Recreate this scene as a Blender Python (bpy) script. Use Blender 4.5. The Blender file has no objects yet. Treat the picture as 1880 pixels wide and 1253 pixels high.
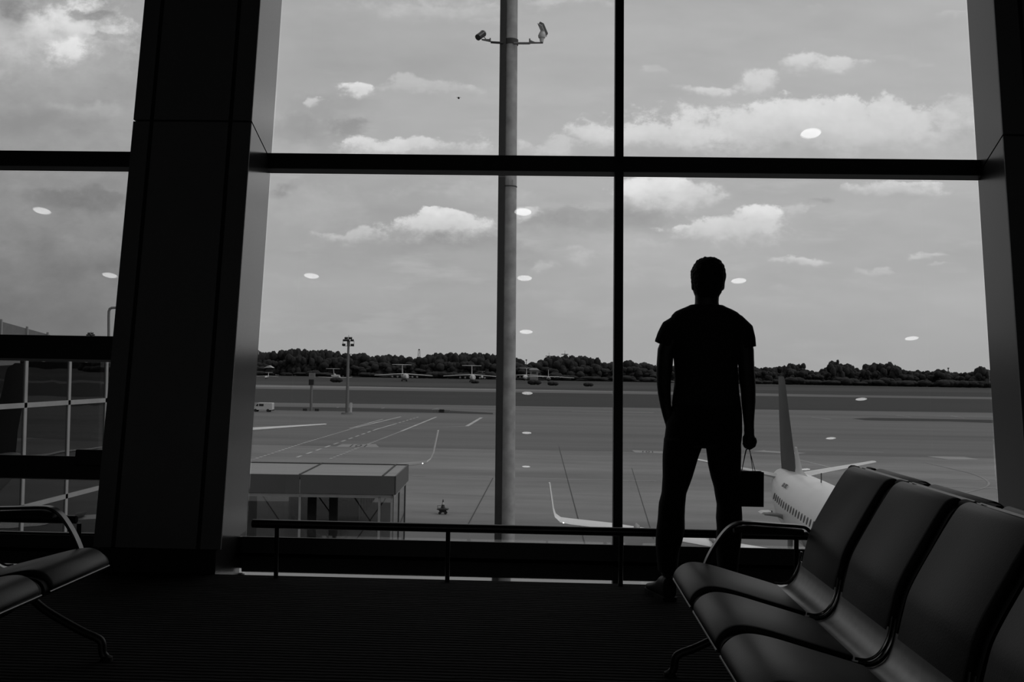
import bpy, bmesh, math, random
from math import sin, cos, pi, radians, sqrt, atan2
from mathutils import Vector, Matrix, noise
C = bpy.context.scene
COL = C.collection
random.seed(7)

# ------------------------------------------------------------------ camera
EYE = Vector((0, 0, 1.15))
FPX, YAW, PITCH, ROLL = 1920.0, -.0355, .0295, .0170
FW = Vector((sin(YAW)*cos(PITCH), cos(YAW)*cos(PITCH), sin(PITCH)))
R0 = Vector((cos(YAW), -sin(YAW), 0)); U0 = R0.cross(FW)
RT = R0*cos(ROLL) + U0*sin(ROLL); UP = U0*cos(ROLL) - R0*sin(ROLL)
cam = bpy.data.cameras.new('camera'); camo = bpy.data.objects.new('camera', cam); COL.objects.link(camo)
camo.matrix_world = Matrix(((RT.x, UP.x, -FW.x, EYE.x), (RT.y, UP.y, -FW.y, EYE.y), (RT.z, UP.z, -FW.z, EYE.z), (0, 0, 0, 1)))
cam.sensor_width = 36; cam.lens = FPX/1880*36; cam.clip_start = .05; cam.clip_end = 6000
C.camera = camo

def ray(x, y):
    return FW + RT*((x-940)/FPX) - UP*((y-626.5)/FPX)
def atz(x, y, z):
    d = ray(x, y); return EYE + d*((z-EYE.z)/d.z)
def aty(x, y, Y):
    d = ray(x, y); return EYE + d*(Y/d.y)
def atx(x, y, X):
    d = ray(x, y); return EYE + d*(X/d.x)
GZ = -9.45                                    # apron level, below the departure floor at z = 0
def gnd(x, y, dz=0): return atz(x, y, GZ+dz)

# ------------------------------------------------------------------ look
vs = C.view_settings
vs.view_transform = 'Standard'; vs.look = 'None'; vs.gamma = 1; vs.exposure = 0; vs.use_curve_mapping = False
C.cycles.use_denoising = True
C.cycles.max_bounces = 8; C.cycles.transparent_max_bounces = 16
C.cycles.caustics_reflective = False; C.cycles.sample_clamp_indirect = 3

def lin(v):
    v /= 255.
    return v/12.92 if v <= .04045 else ((v+.055)/1.055)**2.4

# ------------------------------------------------------------------ world: overcast summer sky with cumulus
W = bpy.data.worlds.new('sky'); C.world = W; W.use_nodes = True
N = W.node_tree.nodes; L = W.node_tree.links
for n in list(N): N.remove(n)
def nd(t, **k):
    n = N.new(t)
    for a, b in k.items(): setattr(n, a, b)
    return n
def mth(op, a, b=None, c=None, clamp=False):
    n = nd('ShaderNodeMath', operation=op, use_clamp=clamp)
    for i, v in enumerate((a, b, c)):
        if v is None: continue
        if isinstance(v, (int, float)): n.inputs[i].default_value = v
        else: L.new(v, n.inputs[i])
    return n.outputs[0]
def smooth(v, a, b, lo=0., hi=1.):
    n = nd('ShaderNodeMapRange', interpolation_type='SMOOTHSTEP')
    L.new(v, n.inputs[0])
    for i, q in enumerate((a, b, lo, hi)): n.inputs[1+i].default_value = q
    return n.outputs[0]
def mixf(f, a, b):
    n = nd('ShaderNodeMix', data_type='FLOAT')
    for i, v in ((0, f), (2, a), (3, b)):
        if isinstance(v, (int, float)): n.inputs[i].default_value = v
        else: L.new(v, n.inputs[i])
    return n.outputs[0]
tc = nd('ShaderNodeTexCoord'); sp = nd('ShaderNodeSeparateXYZ'); L.new(tc.outputs['Generated'], sp.inputs[0])
yy = mth('MAXIMUM', sp.outputs[1], .2)
u = mth('DIVIDE', sp.outputs[0], yy); v = mth('DIVIDE', sp.outputs[2], yy)
def wnoise(scale, detail, sx=1., sy=1., seed=0., rough=.55):
    c = nd('ShaderNodeCombineXYZ'); L.new(mth('MULTIPLY', u, sx), c.inputs[0]); L.new(mth('MULTIPLY', v, sy), c.inputs[1]); c.inputs[2].default_value = seed
    n = nd('ShaderNodeTexNoise'); n.inputs['Scale'].default_value = scale; n.inputs['Detail'].default_value = detail; n.inputs['Roughness'].default_value = rough
    L.new(c.outputs[0], n.inputs['Vector']); return n.outputs['Fac']
n1 = wnoise(16, 7, 1, 1.6, 1.3, .62); n2 = wnoise(13, 7, 1, 1.5, 7.7, .62); nb = wnoise(42, 9, 1, 1.3, 3.1, .68); nw = wnoise(10, 9, 1, 3.6, 9.4, .62); nl = wnoise(5, 5, 1, 3.2, 5.5, .55)
wu = mth('ADD', u, mth('MULTIPLY', mth('SUBTRACT', n1, .5), .075))
wv = mth('ADD', v, mth('MULTIPLY', mth('SUBTRACT', n2, .5), .05))
# clear grey sky, slightly lighter to the right, thin streaks
base = mth('ADD', mth('MULTIPLY', smooth(u, -.5, .45), .055), .365)
base = mth('ADD', base, smooth(v, .0, .2, .0, .03))
base = mth('ADD', base, mth('MULTIPLY', mth('SUBTRACT', nl, .48), .22))
sky = mixf(mth('MULTIPLY', smooth(nw, .50, .70), smooth(v, .34, .20, .25, .6)), base, .50)
# the heavy cloud bank on the left
storm = mth('MULTIPLY', smooth(u, -.30, -.42), smooth(v, .62, .5))
sky = mixf(storm, sky, mth('ADD', smooth(v, -.02, .30, .165, .37), mth('MULTIPLY', mth('SUBTRACT', n1, .5), .22)))
def cloud(x, y, a, b, hi, lo, soft=.5, k=1.0, rag=1.8):
    """one cumulus: centre and half sizes as seen in the direction of a picture point, top and base tone"""
    global sky
    d = ray(x, y); u0, v0 = d.x/d.y, d.z/d.y
    a /= FPX; b /= FPX
    du = mth('MULTIPLY', mth('SUBTRACT', wu, u0), 1/a); dv = mth('MULTIPLY', mth('SUBTRACT', wv, v0), 1/b)
    r = mth('SQRT', mth('ADD', mth('MULTIPLY', du, du), mth('MULTIPLY', dv, dv)))
    m = mth('ADD', mth('SUBTRACT', 1.22, r), mth('MULTIPLY', mth('SUBTRACT', nb, .5), rag))
    t = smooth(dv, -.9, .7)
    m = smooth(mth('DIVIDE', m, mixf(t, soft*2.4, soft*.9)), 0, 1, 0, k)
    lum = mixf(t, lin(lo)*1.03, lin(hi)*1.02)
    lum = mth('ADD', lum, mth('MULTIPLY', mth('SUBTRACT', nb, .5), .2))
    sky = mixf(m, sky, lum)
# left bay
cloud(60, 90, 210, 100, 205, 180, .9, .8); cloud(130, 60, 120, 60, 225, 200, .8, .9); cloud(135, 100, 45, 30, 235, 225, .6, .8)
cloud(180, 30, 48, 15, 140, 150, .5, .8); cloud(20, 35, 50, 40, 120, 130, .8, .8); cloud(205, 70, 30, 10, 150, 160, .5, .6)
cloud(160, 215, 110, 26, 178, 160, .8, .6); cloud(40, 240, 120, 40, 140, 135, .9, .7)
cloud(150, 375, 130, 26, 118, 112, .7, .7); cloud(190, 450, 100, 30, 148, 140, .9, .5); cloud(20, 355, 40, 16, 150, 140, .9, .5)
# main bay, left half
cloud(800, 18, 180, 22, 192, 186, .9, .8); cloud(1040, 4, 90, 12, 192, 186, .8, .8); cloud(905, 40, 60, 14, 190, 182, .9, .6)
cloud(600, 195, 115, 34, 158, 156, .9, .7); cloud(790, 163, 110, 17, 190, 180, .6, .9); cloud(657, 163, 32, 15, 222, 205, .5, 1)
cloud(582, 186, 16, 12, 205, 190, .6, .8); cloud(560, 245, 110, 45, 152, 150, .9, .8); cloud(645, 235, 40, 18, 142, 145, .8, .7)
cloud(760, 270, 150, 20, 212, 195, .6, 1); cloud(690, 262, 60, 16, 220, 205, .6, .8); cloud(520, 350, 45, 12, 138, 142, .7, .6)
cloud(560, 400, 160, 60, 178, 172, .9, .5); cloud(1005, 270, 60, 20, 200, 190, .6, .9); cloud(1090, 255, 50, 28, 212, 195, .6, .9)
cloud(900, 360, 200, 22, 184, 178, .9, .6); cloud(1030, 408, 100, 30, 160, 154, .6, .9); cloud(960, 385, 30, 12, 210, 205, .5, .7)
cloud(830, 455, 160, 18, 156, 150, .7, .8); cloud(805, 425, 100, 28, 216, 190, .5, 1); cloud(820, 402, 45, 14, 226, 212, .5, .9)
cloud(630, 428, 65, 14, 200, 184, .6, .8); cloud(1060, 485, 40, 24, 188, 178, .8, .8); cloud(985, 487, 26, 14, 188, 180, .8, .7)
cloud(560, 520, 80, 10, 178, 172, .9, .5); cloud(700, 548, 90, 12, 172, 168, .9, .5); cloud(1000, 545, 120, 14, 176, 170, .9, .5)
# main bay, right half
cloud(1500, 245, 360, 50, 214, 186, .55, 1); cloud(1220, 258, 120, 38, 214, 192, .5, 1); cloud(1480, 213, 120, 36, 220, 205, .45, 1)
cloud(1640, 222, 90, 38, 214, 200, .45, .95); cloud(1770, 225, 60, 45, 200, 190, .6, .8); cloud(1500, 262, 180, 22, 196, 186, .8, .6); cloud(1700, 268, 110, 22, 188, 182, .8, .7)
cloud(1293, 168, 52, 15, 212, 196, .6, .95); cloud(1390, 155, 48, 26, 212, 194, .6, .9); cloud(1470, 118, 34, 24, 214, 198, .6, .95)
cloud(1540, 124, 55, 16, 212, 196, .6, .9); cloud(1660, 112, 70, 10, 184, 180, .9, .5); cloud(1188, 137, 28, 8, 188, 182, .7, .7)
cloud(1765, 25, 30, 8, 190, 184, .8, .6); cloud(1500, 28, 40, 6, 180, 176, .9, .4)
cloud(1170, 400, 95, 24, 160, 156, .7, .9); cloud(1225, 358, 82, 36, 228, 190, .5, 1); cloud(1290, 355, 36, 28, 205, 185, .7, .7)
cloud(1345, 432, 120, 32, 212, 184, .55, 1); cloud(1400, 405, 55, 24, 226, 200, .5, 1); cloud(1465, 395, 22, 20, 200, 185, .7, .7); cloud(1270, 415, 20, 10, 222, 205, .5, .8)
cloud(1640, 362, 90, 22, 204, 168, .6, .95); cloud(1660, 344, 55, 12, 222, 200, .6, .8); cloud(1500, 373, 26, 9, 156, 158, .7, .6)
cloud(1478, 475, 48, 12, 206, 184, .6, .95); cloud(1705, 466, 42, 9, 196, 180, .7, .85); cloud(1615, 503, 44, 9, 192, 178, .7, .75); cloud(1725, 491, 26, 6, 188, 178, .8, .7)
cloud(1480, 545, 70, 12, 180, 172, .9, .6); cloud(1190, 450, 60, 16, 190, 182, .8, .7); cloud(1160, 510, 60, 24, 184, 176, .9, .6); cloud(1640, 540, 90, 10, 180, 174, .9, .5)
# haze towards the horizon, and a duller vault over the terminal behind
sky = mixf(smooth(v, .12, .0, 0, .75), sky, mixf(smooth(u, -.34, -.46), .385, .19))
sky = mixf(smooth(sp.outputs[1], .1, .35), mixf(smooth(sp.outputs[0], -.5, .5), .16, .52), sky)
cc = nd('ShaderNodeCombineColor')
for i in range(3): L.new(sky, cc.inputs[i])
bg = nd('ShaderNodeBackground'); bg.inputs[1].default_value = 1.12; L.new(cc.outputs[0], bg.inputs[0])
wo = nd('ShaderNodeOutputWorld'); L.new(bg.outputs[0], wo.inputs[0])

# weak high sun through cloud, behind the terminal
sd = bpy.data.lights.new('sun', 'SUN'); sd.energy = .5; sd.angle = radians(8)
so = bpy.data.objects.new('sun', sd); COL.objects.link(so); so.location = (0, -20, 60)
so.rotation_euler = Vector((-.75, .12, -.85)).to_track_quat('-Z', 'Y').to_euler()

# ------------------------------------------------------------------ materials
MATS = {}
def mat(name, c, rough=.6, metal=0., var=.12, scale=8., bump=0., spec=None, ior=None, emit=0., stretch=None, coat=0.):
    m = bpy.data.materials.new(name); m.use_nodes = True; MATS[name] = m
    nt = m.node_tree; b = nt.nodes['Principled BSDF']
    b.inputs['Roughness'].default_value = rough; b.inputs['Metallic'].default_value = metal
    if spec is not None: b.inputs['Specular IOR Level'].default_value = spec
    if ior: b.inputs['IOR'].default_value = ior
    if coat: b.inputs['Coat Weight'].default_value = coat; b.inputs['Coat Roughness'].default_value = .15
    t = nt.nodes.new('ShaderNodeTexCoord'); mp = nt.nodes.new('ShaderNodeMapping'); nz = nt.nodes.new('ShaderNodeTexNoise')
    nt.links.new(t.outputs['Object'], mp.inputs[0]); nt.links.new(mp.outputs[0], nz.inputs['Vector'])
    if stretch: mp.inputs['Scale'].default_value = stretch
    nz.inputs['Scale'].default_value = scale; nz.inputs['Detail'].default_value = 6
    r = nt.nodes.new('ShaderNodeValToRGB'); e = r.color_ramp.elements
    e[0].position = .3; e[1].position = .7
    a, d = c*(1-var), c*(1+var); e[0].color = (a, a, a, 1); e[1].color = (d, d, d, 1)
    nt.links.new(nz.outputs['Fac'], r.inputs[0]); nt.links.new(r.outputs[0], b.inputs['Base Color'])
    if bump:
        bp = nt.nodes.new('ShaderNodeBump'); bp.inputs['Strength'].default_value = bump; bp.inputs['Distance'].default_value = .01
        nt.links.new(nz.outputs['Fac'], bp.inputs['Height']); nt.links.new(bp.outputs[0], b.inputs['Normal'])
    if emit:
        b.inputs['Emission Color'].default_value = (1, 1, 1, 1); b.inputs['Emission Strength'].default_value = emit
    return m
mat('room_wall', .07, .9); mat('ceiling_paint', .12, .9); mat('floor_edge', .02, .5)
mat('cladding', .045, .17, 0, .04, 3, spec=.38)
mat('cladding_shaded', .05, .3, 0, .04, 3, ior=1.16); mat('cladding_front', .16, .5, 0, .04, 3)  # right column sides: same cladding, their shade put into a duller finish
mat('core_black', .008, .8); mat('frame_black', .02, .5, 0, .1, 20)
mat('plinth', .02, .25, 0, .1, 5); mat('curb', .012, .5)
mat('rail_black', .012, .28, 0, .1, 30)
mat('pole_paint', .3, .6, 0, .25, 3, .2); mat('pole_dark', .03, .6); mat('camera_white', .5, .5); mat('camera_dark', .03, .4)
mat('leather', .014, .46, 0, .08, 160, .07, spec=.36); mat('rubber_black', .006, .7)
mat('satin_metal', .22, .38, 1., .1, 30); mat('arm_metal', .16, .3, 1., .1, 30); mat('chrome', .45, .16, 1., .05, 30); mat('dark_metal', .05, .4, .8)
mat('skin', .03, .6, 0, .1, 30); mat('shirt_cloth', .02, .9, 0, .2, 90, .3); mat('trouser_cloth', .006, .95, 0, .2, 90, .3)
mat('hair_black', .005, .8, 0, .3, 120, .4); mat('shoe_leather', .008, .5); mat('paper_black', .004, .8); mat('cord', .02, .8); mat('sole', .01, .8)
mat('plane_white', .78, .35, 0, .05, .6); mat('plane_grey', .24, .45, 0, .08, .8); mat('plane_fin', .045, .6, 0, .45, .35); mat('plane_dark', .03, .3); mat('tyre', .02, .8); mat('far_white', .55, .6, 0, .1, .1); mat('far_grey', .22, .7, 0, .1, .1)
mat('nav_light', .9, .4, emit=6.)
mat('roof_sheet', .24, .5, 0, .12, .8, stretch=(.3, 2.5, 1)); mat('fascia', .08, .55, 0, .06, 1); mat('alu_frame', .30, .45, 0, .1, 3); mat('hall_floor', .45, .7); mat('inner_dark', .05, .8); mat('walk_roof', .14, .6)
mat('van_white', .6, .4); mat('post_grey', .16, .6); mat('concrete', .14, .8); mat('sign_face', .2, .6); mat('sign_dark', .01, .6); mat('cone', .03, .6); mat('cone_white', .5, .6)
mat('bark', .02, .9); mat('bush_leaf', .017, .9, 0, .4, .3)
for i, c in enumerate((.016, .020, .027)): mat('leaf_%s' % 'abc'[i], c, .9, 0, .45, .35)
mat('far_leaf', .03, .9, 0, .25, .02)
mat('paint_line', .5, .7, 0, .25, .25); mat('paint_dim', .3, .8, 0, .2, .2); mat('seam', .06, .9); mat('grass', .019, .95, 0, .25, .05, stretch=(.25, 1, 1)); mat('grass_light', .036, .95, 0, .3, .05, stretch=(.2, 1, 1)); mat('runway', .125, .9, 0, .08, .03)
mat('lamp_on', .9, .5, emit=2.9)
mat('lamp_trim', .05, .5); mat('plate_text', .3, .6); mat('hill', .012, .9, 0, .2, .01)

def glass_mat(name, tint, refl, extra=0., ripple=0., rough=0.):
    """pane: clear transmission plus a Schlick reflection"""
    m = bpy.data.materials.new(name); m.use_nodes = True; MATS[name] = m
    nt = m.node_tree; n = nt.nodes; l = nt.links
    for q in list(n): n.remove(q)
    o = n.new('ShaderNodeOutputMaterial'); mx = n.new('ShaderNodeMixShader'); tr = n.new('ShaderNodeBsdfTransparent'); g = n.new('ShaderNodeBsdfGlossy')
    tr.inputs[0].default_value = (tint, tint, tint, 1); g.inputs['Roughness'].default_value = rough; g.inputs[0].default_value = (1, 1, 1, 1)
    ge = n.new('ShaderNodeNewGeometry'); dt = n.new('ShaderNodeVectorMath'); dt.operation = 'DOT_PRODUCT'
    l.new(ge.outputs['Normal'], dt.inputs[0]); l.new(ge.outputs['Incoming'], dt.inputs[1])
    def M(op, a, b):
        k = n.new('ShaderNodeMath'); k.operation = op
        for i, z in enumerate((a, b)):
            if z is None: continue
            if isinstance(z, (int, float)): k.inputs[i].default_value = z
            else: l.new(z, k.inputs[i])
        return k.outputs[0]
    a = M('SUBTRACT', 1., M('ABSOLUTE', dt.outputs['Value'], None))
    f = M('ADD', M('MULTIPLY', M('POWER', a, 5.), 1-refl), refl+extra)
    l.new(f, mx.inputs[0]); l.new(tr.outputs[0], mx.inputs[1]); l.new(g.outputs[0], mx.inputs[2]); l.new(mx.outputs[0], o.inputs[0])
    if ripple:
        t = n.new('ShaderNodeTexCoord'); nz = n.new('ShaderNodeTexNoise'); nz.inputs['Scale'].default_value = .9; nz.inputs['Detail'].default_value = 1
        bp = n.new('ShaderNodeBump'); bp.inputs['Strength'].default_value = ripple; bp.inputs['Distance'].default_value = .03
        l.new(t.outputs['Object'], nz.inputs['Vector']); l.new(nz.outputs['Fac'], bp.inputs['Height']); l.new(bp.outputs[0], g.inputs['Normal'])
    return m
glass_mat('window_glass', .985, .065); glass_mat('dark_glass', .3, .05, .04, .08); glass_mat('hall_glass', .68, .05, .05)

# carpet: fine dark ribs running across
m = mat('carpet', .022, .95, spec=.06, metal=0, var=.35, scale=5, stretch=(.6, 9, 1))
nt = m.node_tree; wv_ = nt.nodes.new('ShaderNodeTexWave'); wv_.bands_direction = 'Y'; wv_.inputs['Scale'].default_value = 8; wv_.inputs['Distortion'].default_value = 1.5; wv_.inputs['Detail'].default_value = 2
t = nt.nodes['Texture Coordinate']; nt.links.new(t.outputs['Object'], wv_.inputs['Vector'])
bp = nt.nodes.new('ShaderNodeBump'); bp.inputs['Strength'].default_value = .8; bp.inputs['Distance'].default_value = .01
nt.links.new(wv_.outputs['Fac'], bp.inputs['Height']); nt.links.new(bp.outputs[0], nt.nodes['Principled BSDF'].inputs['Normal'])
mat('polished_stone', .008, .03, 0, .2, 3, ior=2.7)
# apron concrete: long streaks of wear, worn slabs
m = mat('apron_concrete', .21, .85, 0, .28, .05, stretch=(.22, 1.6, 1))
nt = m.node_tree; b = nt.nodes['Principled BSDF']; t = nt.nodes['Texture Coordinate']
n2_ = nt.nodes.new('ShaderNodeTexNoise'); n2_.inputs['Scale'].default_value = .35; n2_.inputs['Detail'].default_value = 8; n2_.inputs['Roughness'].default_value = .65
mp2 = nt.nodes.new('ShaderNodeMapping'); mp2.inputs['Scale'].default_value = (.3, 1, 1); nt.links.new(t.outputs['Object'], mp2.inputs[0]); nt.links.new(mp2.outputs[0], n2_.inputs['Vector'])
mr = nt.nodes.new('ShaderNodeMapRange'); mr.inputs[1].default_value = .3; mr.inputs[2].default_value = .7; mr.inputs[3].default_value = .86; mr.inputs[4].default_value = 1.14
nt.links.new(n2_.outputs['Fac'], mr.inputs[0])
mu = nt.nodes.new('ShaderNodeMix'); mu.data_type = 'RGBA'; mu.blend_type = 'MULTIPLY'; mu.inputs[0].default_value = 1
src = b.inputs['Base Color'].links[0].from_socket; nt.links.new(src, mu.inputs[6]); nt.links.new(mr.outputs[0], mu.inputs[7]); nt.links.new(mu.outputs[2], b.inputs['Base Color'])

# ------------------------------------------------------------------ mesh helpers
class MB:
    def __init__(s): s.v = []; s.f = []
    def add(s, vs_, fs):
        k = len(s.v); s.v += [Vector(p) for p in vs_]; s.f += [tuple(i+k for i in f) for f in fs]; return s
    def hexa(s, a):      # 4 bottom, 4 top corners
        return s.add(a, [(3, 2, 1, 0), (4, 5, 6, 7), (0, 1, 5, 4), (1, 2, 6, 5), (2, 3, 7, 6), (3, 0, 4, 7)])
    def box(s, x0, x1, y0, y1, z0, z1):
        return s.hexa([(x0, y0, z0), (x1, y0, z0), (x1, y1, z0), (x0, y1, z0), (x0, y0, z1), (x1, y0, z1), (x1, y1, z1), (x0, y1, z1)])
    def obox(s, c, ax, ay, az):   # centre and three half vectors
        c, ax, ay, az = map(Vector, (c, ax, ay, az))
        return s.hexa([c-ax-ay-az, c+ax-ay-az, c+ax+ay-az, c-ax+ay-az, c-ax-ay+az, c+ax-ay+az, c+ax+ay+az, c-ax+ay+az])
    def loft(s, rings, cap=True):
        n = len(rings[0]); k = len(s.v)
        for r in rings: s.v += [Vector(p) for p in r]
        for i in range(len(rings)-1):
            for j in range(n):
                a = k+i*n+j; b = k+i*n+(j+1) % n; s.f.append((a, b, b+n, a+n))
        if cap:
            s.f.append(tuple(k+j for j in range(n))[::-1]); s.f.append(tuple(k+(len(rings)-1)*n+j for j in range(n)))
        return s
    def tube(s, pts, r, n=12, cap=True, flat=None):
        pts = [Vector(p) for p in pts]; rs = r if isinstance(r, (list, tuple)) else [r]*len(pts)
        rings = []; ref = None
        for i, p in enumerate(pts):
            d = (pts[min(i+1, len(pts)-1)] - pts[max(i-1, 0)]).normalized()
            if ref is None:
                ref = Vector((0, 0, 1)) if abs(d.z) < .9 else Vector((1, 0, 0))
            a = d.cross(ref).normalized(); b_ = a.cross(d).normalized(); ref = b_
            fl = flat or (1, 1)
            rings.append([p + a*(cos(2*pi*j/n)*rs[i]*fl[0]) + b_*(sin(2*pi*j/n)*rs[i]*fl[1]) for j in range(n)])
        return s.loft(rings, cap)
    def prism(s, poly, ext):
        ext = Vector(ext); n = len(poly); k = len(s.v)
        s.v += [Vector(p) for p in poly] + [Vector(p)+ext for p in poly]
        s.f.append(tuple(range(k, k+n))[::-1]); s.f.append(tuple(range(k+n, k+2*n)))
        for j in range(n): s.f.append((k+j, k+(j+1) % n, k+n+(j+1) % n, k+n+j))
        return s
    def ball(s, c, r, n=12, m=8):
        c = Vector(c); r = Vector(r) if isinstance(r, (tuple, list, Vector)) else Vector((r, r, r))
        rings = []
        for i in range(m+1):
            a = -pi/2 + pi*(i/m)*.998 + .001
            rings.append([c + Vector((cos(a)*cos(2*pi*j/n)*r.x, cos(a)*sin(2*pi*j/n)*r.y, sin(a)*r.z)) for j in range(n)])
        return s.loft(rings)
    def mesh(s, name, org=(0, 0, 0)):
        o = Vector(org); me = bpy.data.meshes.new(name); me.from_pydata([tuple(p-o) for p in s.v], [], s.f)
        bm = bmesh.new(); bm.from_mesh(me); bmesh.ops.recalc_face_normals(bm, faces=bm.faces); bm.to_mesh(me); bm.free()
        return me
    def build(s, name, m, parent=None, org=(0, 0, 0), smooth_=False, bevel=0, ang=40):
        me = s.mesh(name, org); me.materials.append(MATS[m])
        o = bpy.data.objects.new(name, me); COL.objects.link(o)
        if parent: o.parent = parent
        else: o.location = org
        if smooth_: shade(me, ang)
        if bevel:
            b = o.modifiers.new('bevel', 'BEVEL'); b.width = bevel; b.segments = 2; b.limit_method = 'ANGLE'; b.angle_limit = radians(35)
        return o
def shade(me, ang=40):
    bm = bmesh.new(); bm.from_mesh(me); a = radians(ang)
    for f in bm.faces: f.smooth = True
    for e in bm.edges:
        if len(e.link_faces) == 2: e.smooth = e.calc_face_angle(0) < a
    bm.to_mesh(me); bm.free()
def tag(o, label=None, cat=None, group=None, kind=None):
    if label: o['label'] = label
    if cat: o['category'] = cat
    if group: o['group'] = group
    if kind: o['kind'] = kind
    return o
def empty(name, loc=(0, 0, 0), rz=0.):
    o = bpy.data.objects.new(name, None); COL.objects.link(o); o.location = loc; o.rotation_euler = (0, 0, rz); o.empty_display_size = .2
    return o
KIDS = {}
def copy_tree(o, parent=None):
    c = o.copy(); COL.objects.link(c)
    if parent: c.parent = parent
    for ch in o.children: copy_tree(ch, c)
    return c
def struct(o, label=None):
    return tag(o, label, kind='structure')

# ------------------------------------------------------------------ the leaning facade
TL = .157; TH = math.atan(TL); CT, ST = cos(TH), sin(TH)
YG, YC = 6.47, 5.775
def fp(X, vv, w):            # X, distance up the glass plane, distance inwards from it
    return Vector((X, YG + vv*ST - w*CT, vv*CT + w*ST))
def fac(x, y, w=0.):
    d = ray(x, y); nrm = Vector((0, -CT, ST)); p0 = fp(0, 0, w)
    p = EYE + d*((p0-EYE).dot(nrm)/d.dot(nrm))
    return p.x, (p - p0).dot(Vector((0, ST, CT)))
def fbox(mb, x0, x1, v0, v1, w0, w1):
    return mb.hexa([fp(x0, v0, w1), fp(x1, v0, w1), fp(x1, v0, w0), fp(x0, v0, w0), fp(x0, v1, w1), fp(x1, v1, w1), fp(x1, v1, w0), fp(x0, v1, w0)])
HC = 4.55                    # ceiling height
VT = HC/CT
ZS = .10
CW = (YG-YC)*CT              # column face, inward from the glass
XLn, XLg, XRn, XRg = -1.81, -1.87, 2.637, 2.765

# floor, ceiling, walls
struct(MB().box(-9, 9, -16, YC, -.3, 0).build('floor', 'carpet'))
struct(MB().box(-9, 9, YC, YG+.02, -.3, -.001).build('trim_1', 'polished_stone'))
struct(MB().box(-9, 9, -16, 8.2, HC, HC+.3).build('ceiling', 'ceiling_paint'))
struct(MB().box(-9.2, -9, -16, 8.2, -.3, HC+.3).build('wall_left', 'room_wall'))
struct(MB().box(9, 9.2, -16, 8.2, -.3, HC+.3).build('wall_right', 'room_wall'))
wbk = MB().box(-9, 9, -16.2, -16, -.3, .9); wbk.box(-9, 9, -16.2, -16, 3.6, HC+.3); wbk.box(-9, -8, -16.2, -16, .9, 3.6); wbk.box(8, 9, -16.2, -16, .9, 3.6)
struct(wbk.build('wall_back', 'room_wall'))
w3 = struct(empty('added_fill_window', (0, -16.1, .9)))  # window added behind the camera, out of view, to brighten the column fronts
MB().box(-8, 8, -16.12, -16.10, .9, 3.6).build('glass_pane', 'window_glass', w3, w3.location)
for x in (-8, -4, 0, 3.94, 7.94): MB().box(x, x+.06, -16.16, -16.05, .9, 3.6).build('mullion', 'frame_black', w3, w3.location)
struct(MB().hexa([(-9, YG, -9.45), (9, YG, -9.45), (9, YG+.35, -9.45), (-9, YG+.35, -9.45), (-9, YG, ZS-.004), (9, YG, ZS-.004), (9, YG+.03, ZS-.004), (-9, YG+.03, ZS-.004)]).build('wall_front', 'curb'))

# columns, clad in flush panels with dark joints
def cp(x, vv, w, z0):        # point on the column surface, but no lower than the horizontal cut z0
    return fp(x, (z0-w*ST)/CT if vv is None else vv, w)
def panel(mb, xf, wf, xb, wb, v0, v1, z0, th):
    """slab between (x, w) at front and back, thickened by th in x or w"""
    (ta, tb) = th
    return mb.hexa([cp(xf, v0, wf, z0), cp(xf+ta, v0, wf-tb, z0), cp(xb+ta, v0, wb-tb, z0), cp(xb, v0, wb, z0),
                    cp(xf, v1, wf, z0), cp(xf+ta, v1, wf-tb, z0), cp(xb+ta, v1, wb-tb, z0), cp(xb, v1, wb, z0)])
def column(name, xa_n, xb_n, xa_g, xb_g, seam_px, zh, side):
    root = struct(empty(name, ((xa_n+xb_n)/2, YC, 0)))
    o = root.location
    g = .012; z0 = .132; e = .02
    MB().hexa([cp(xa_n+e, None, CW-g, z0), cp(xb_n-e, None, CW-g, z0), cp(xb_g-e, None, -.02, z0), cp(xa_g+e, None, -.02, z0),
               fp(xa_n+e, VT, CW-g), fp(xb_n-e, VT, CW-g), fp(xb_g-e, VT, -.02), fp(xa_g+e, VT, -.02)]).build('core', 'core_black', root, o)
    xs = [xa_n] + seam_px + [xb_n]
    for (v0, v1) in ((None, zh-.006), (zh+.006, VT)):
        for i in range(len(xs)-1):
            a = xs[i] + (.012 if i else 0); b = xs[i+1] - (.012 if i < len(xs)-2 else 0)
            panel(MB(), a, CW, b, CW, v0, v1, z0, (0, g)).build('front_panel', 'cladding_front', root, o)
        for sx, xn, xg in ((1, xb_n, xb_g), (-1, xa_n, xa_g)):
            panel(MB(), xn, CW-g*.5, xg, 0, v0, v1, z0, (-sx*g, 0)).build('side_panel', 'cladding' if side > 0 else 'cladding_shaded', root, o)
    MB().hexa([(xa_n+.02, YC, 0), (xb_n-.02, YC, 0), (xb_g-.03, YG, 0), (xa_g+.03, YG, 0), (xa_n+.02, YC, z0-.004), (xb_n-.02, YC, z0-.004), (xb_g-.03, YG, z0-.004), (xa_g+.03, YG, z0-.004)]).build('plinth', 'plinth', root, o)
    return root
_, vh = fac(462, 223, CW)
s1 = fac(277, 240, CW)[0]; s2 = fac(422, 240, CW)[0]
column('column', -2.53, XLn, -2.47, XLg, [s1, s2], vh, 1)
_, vh2 = fac(1847, 248, CW)
column('column', XRn, XRn+.72, XRg, XRn+.66, [XRn+.15, XRn+.57], vh2, -1)
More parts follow.
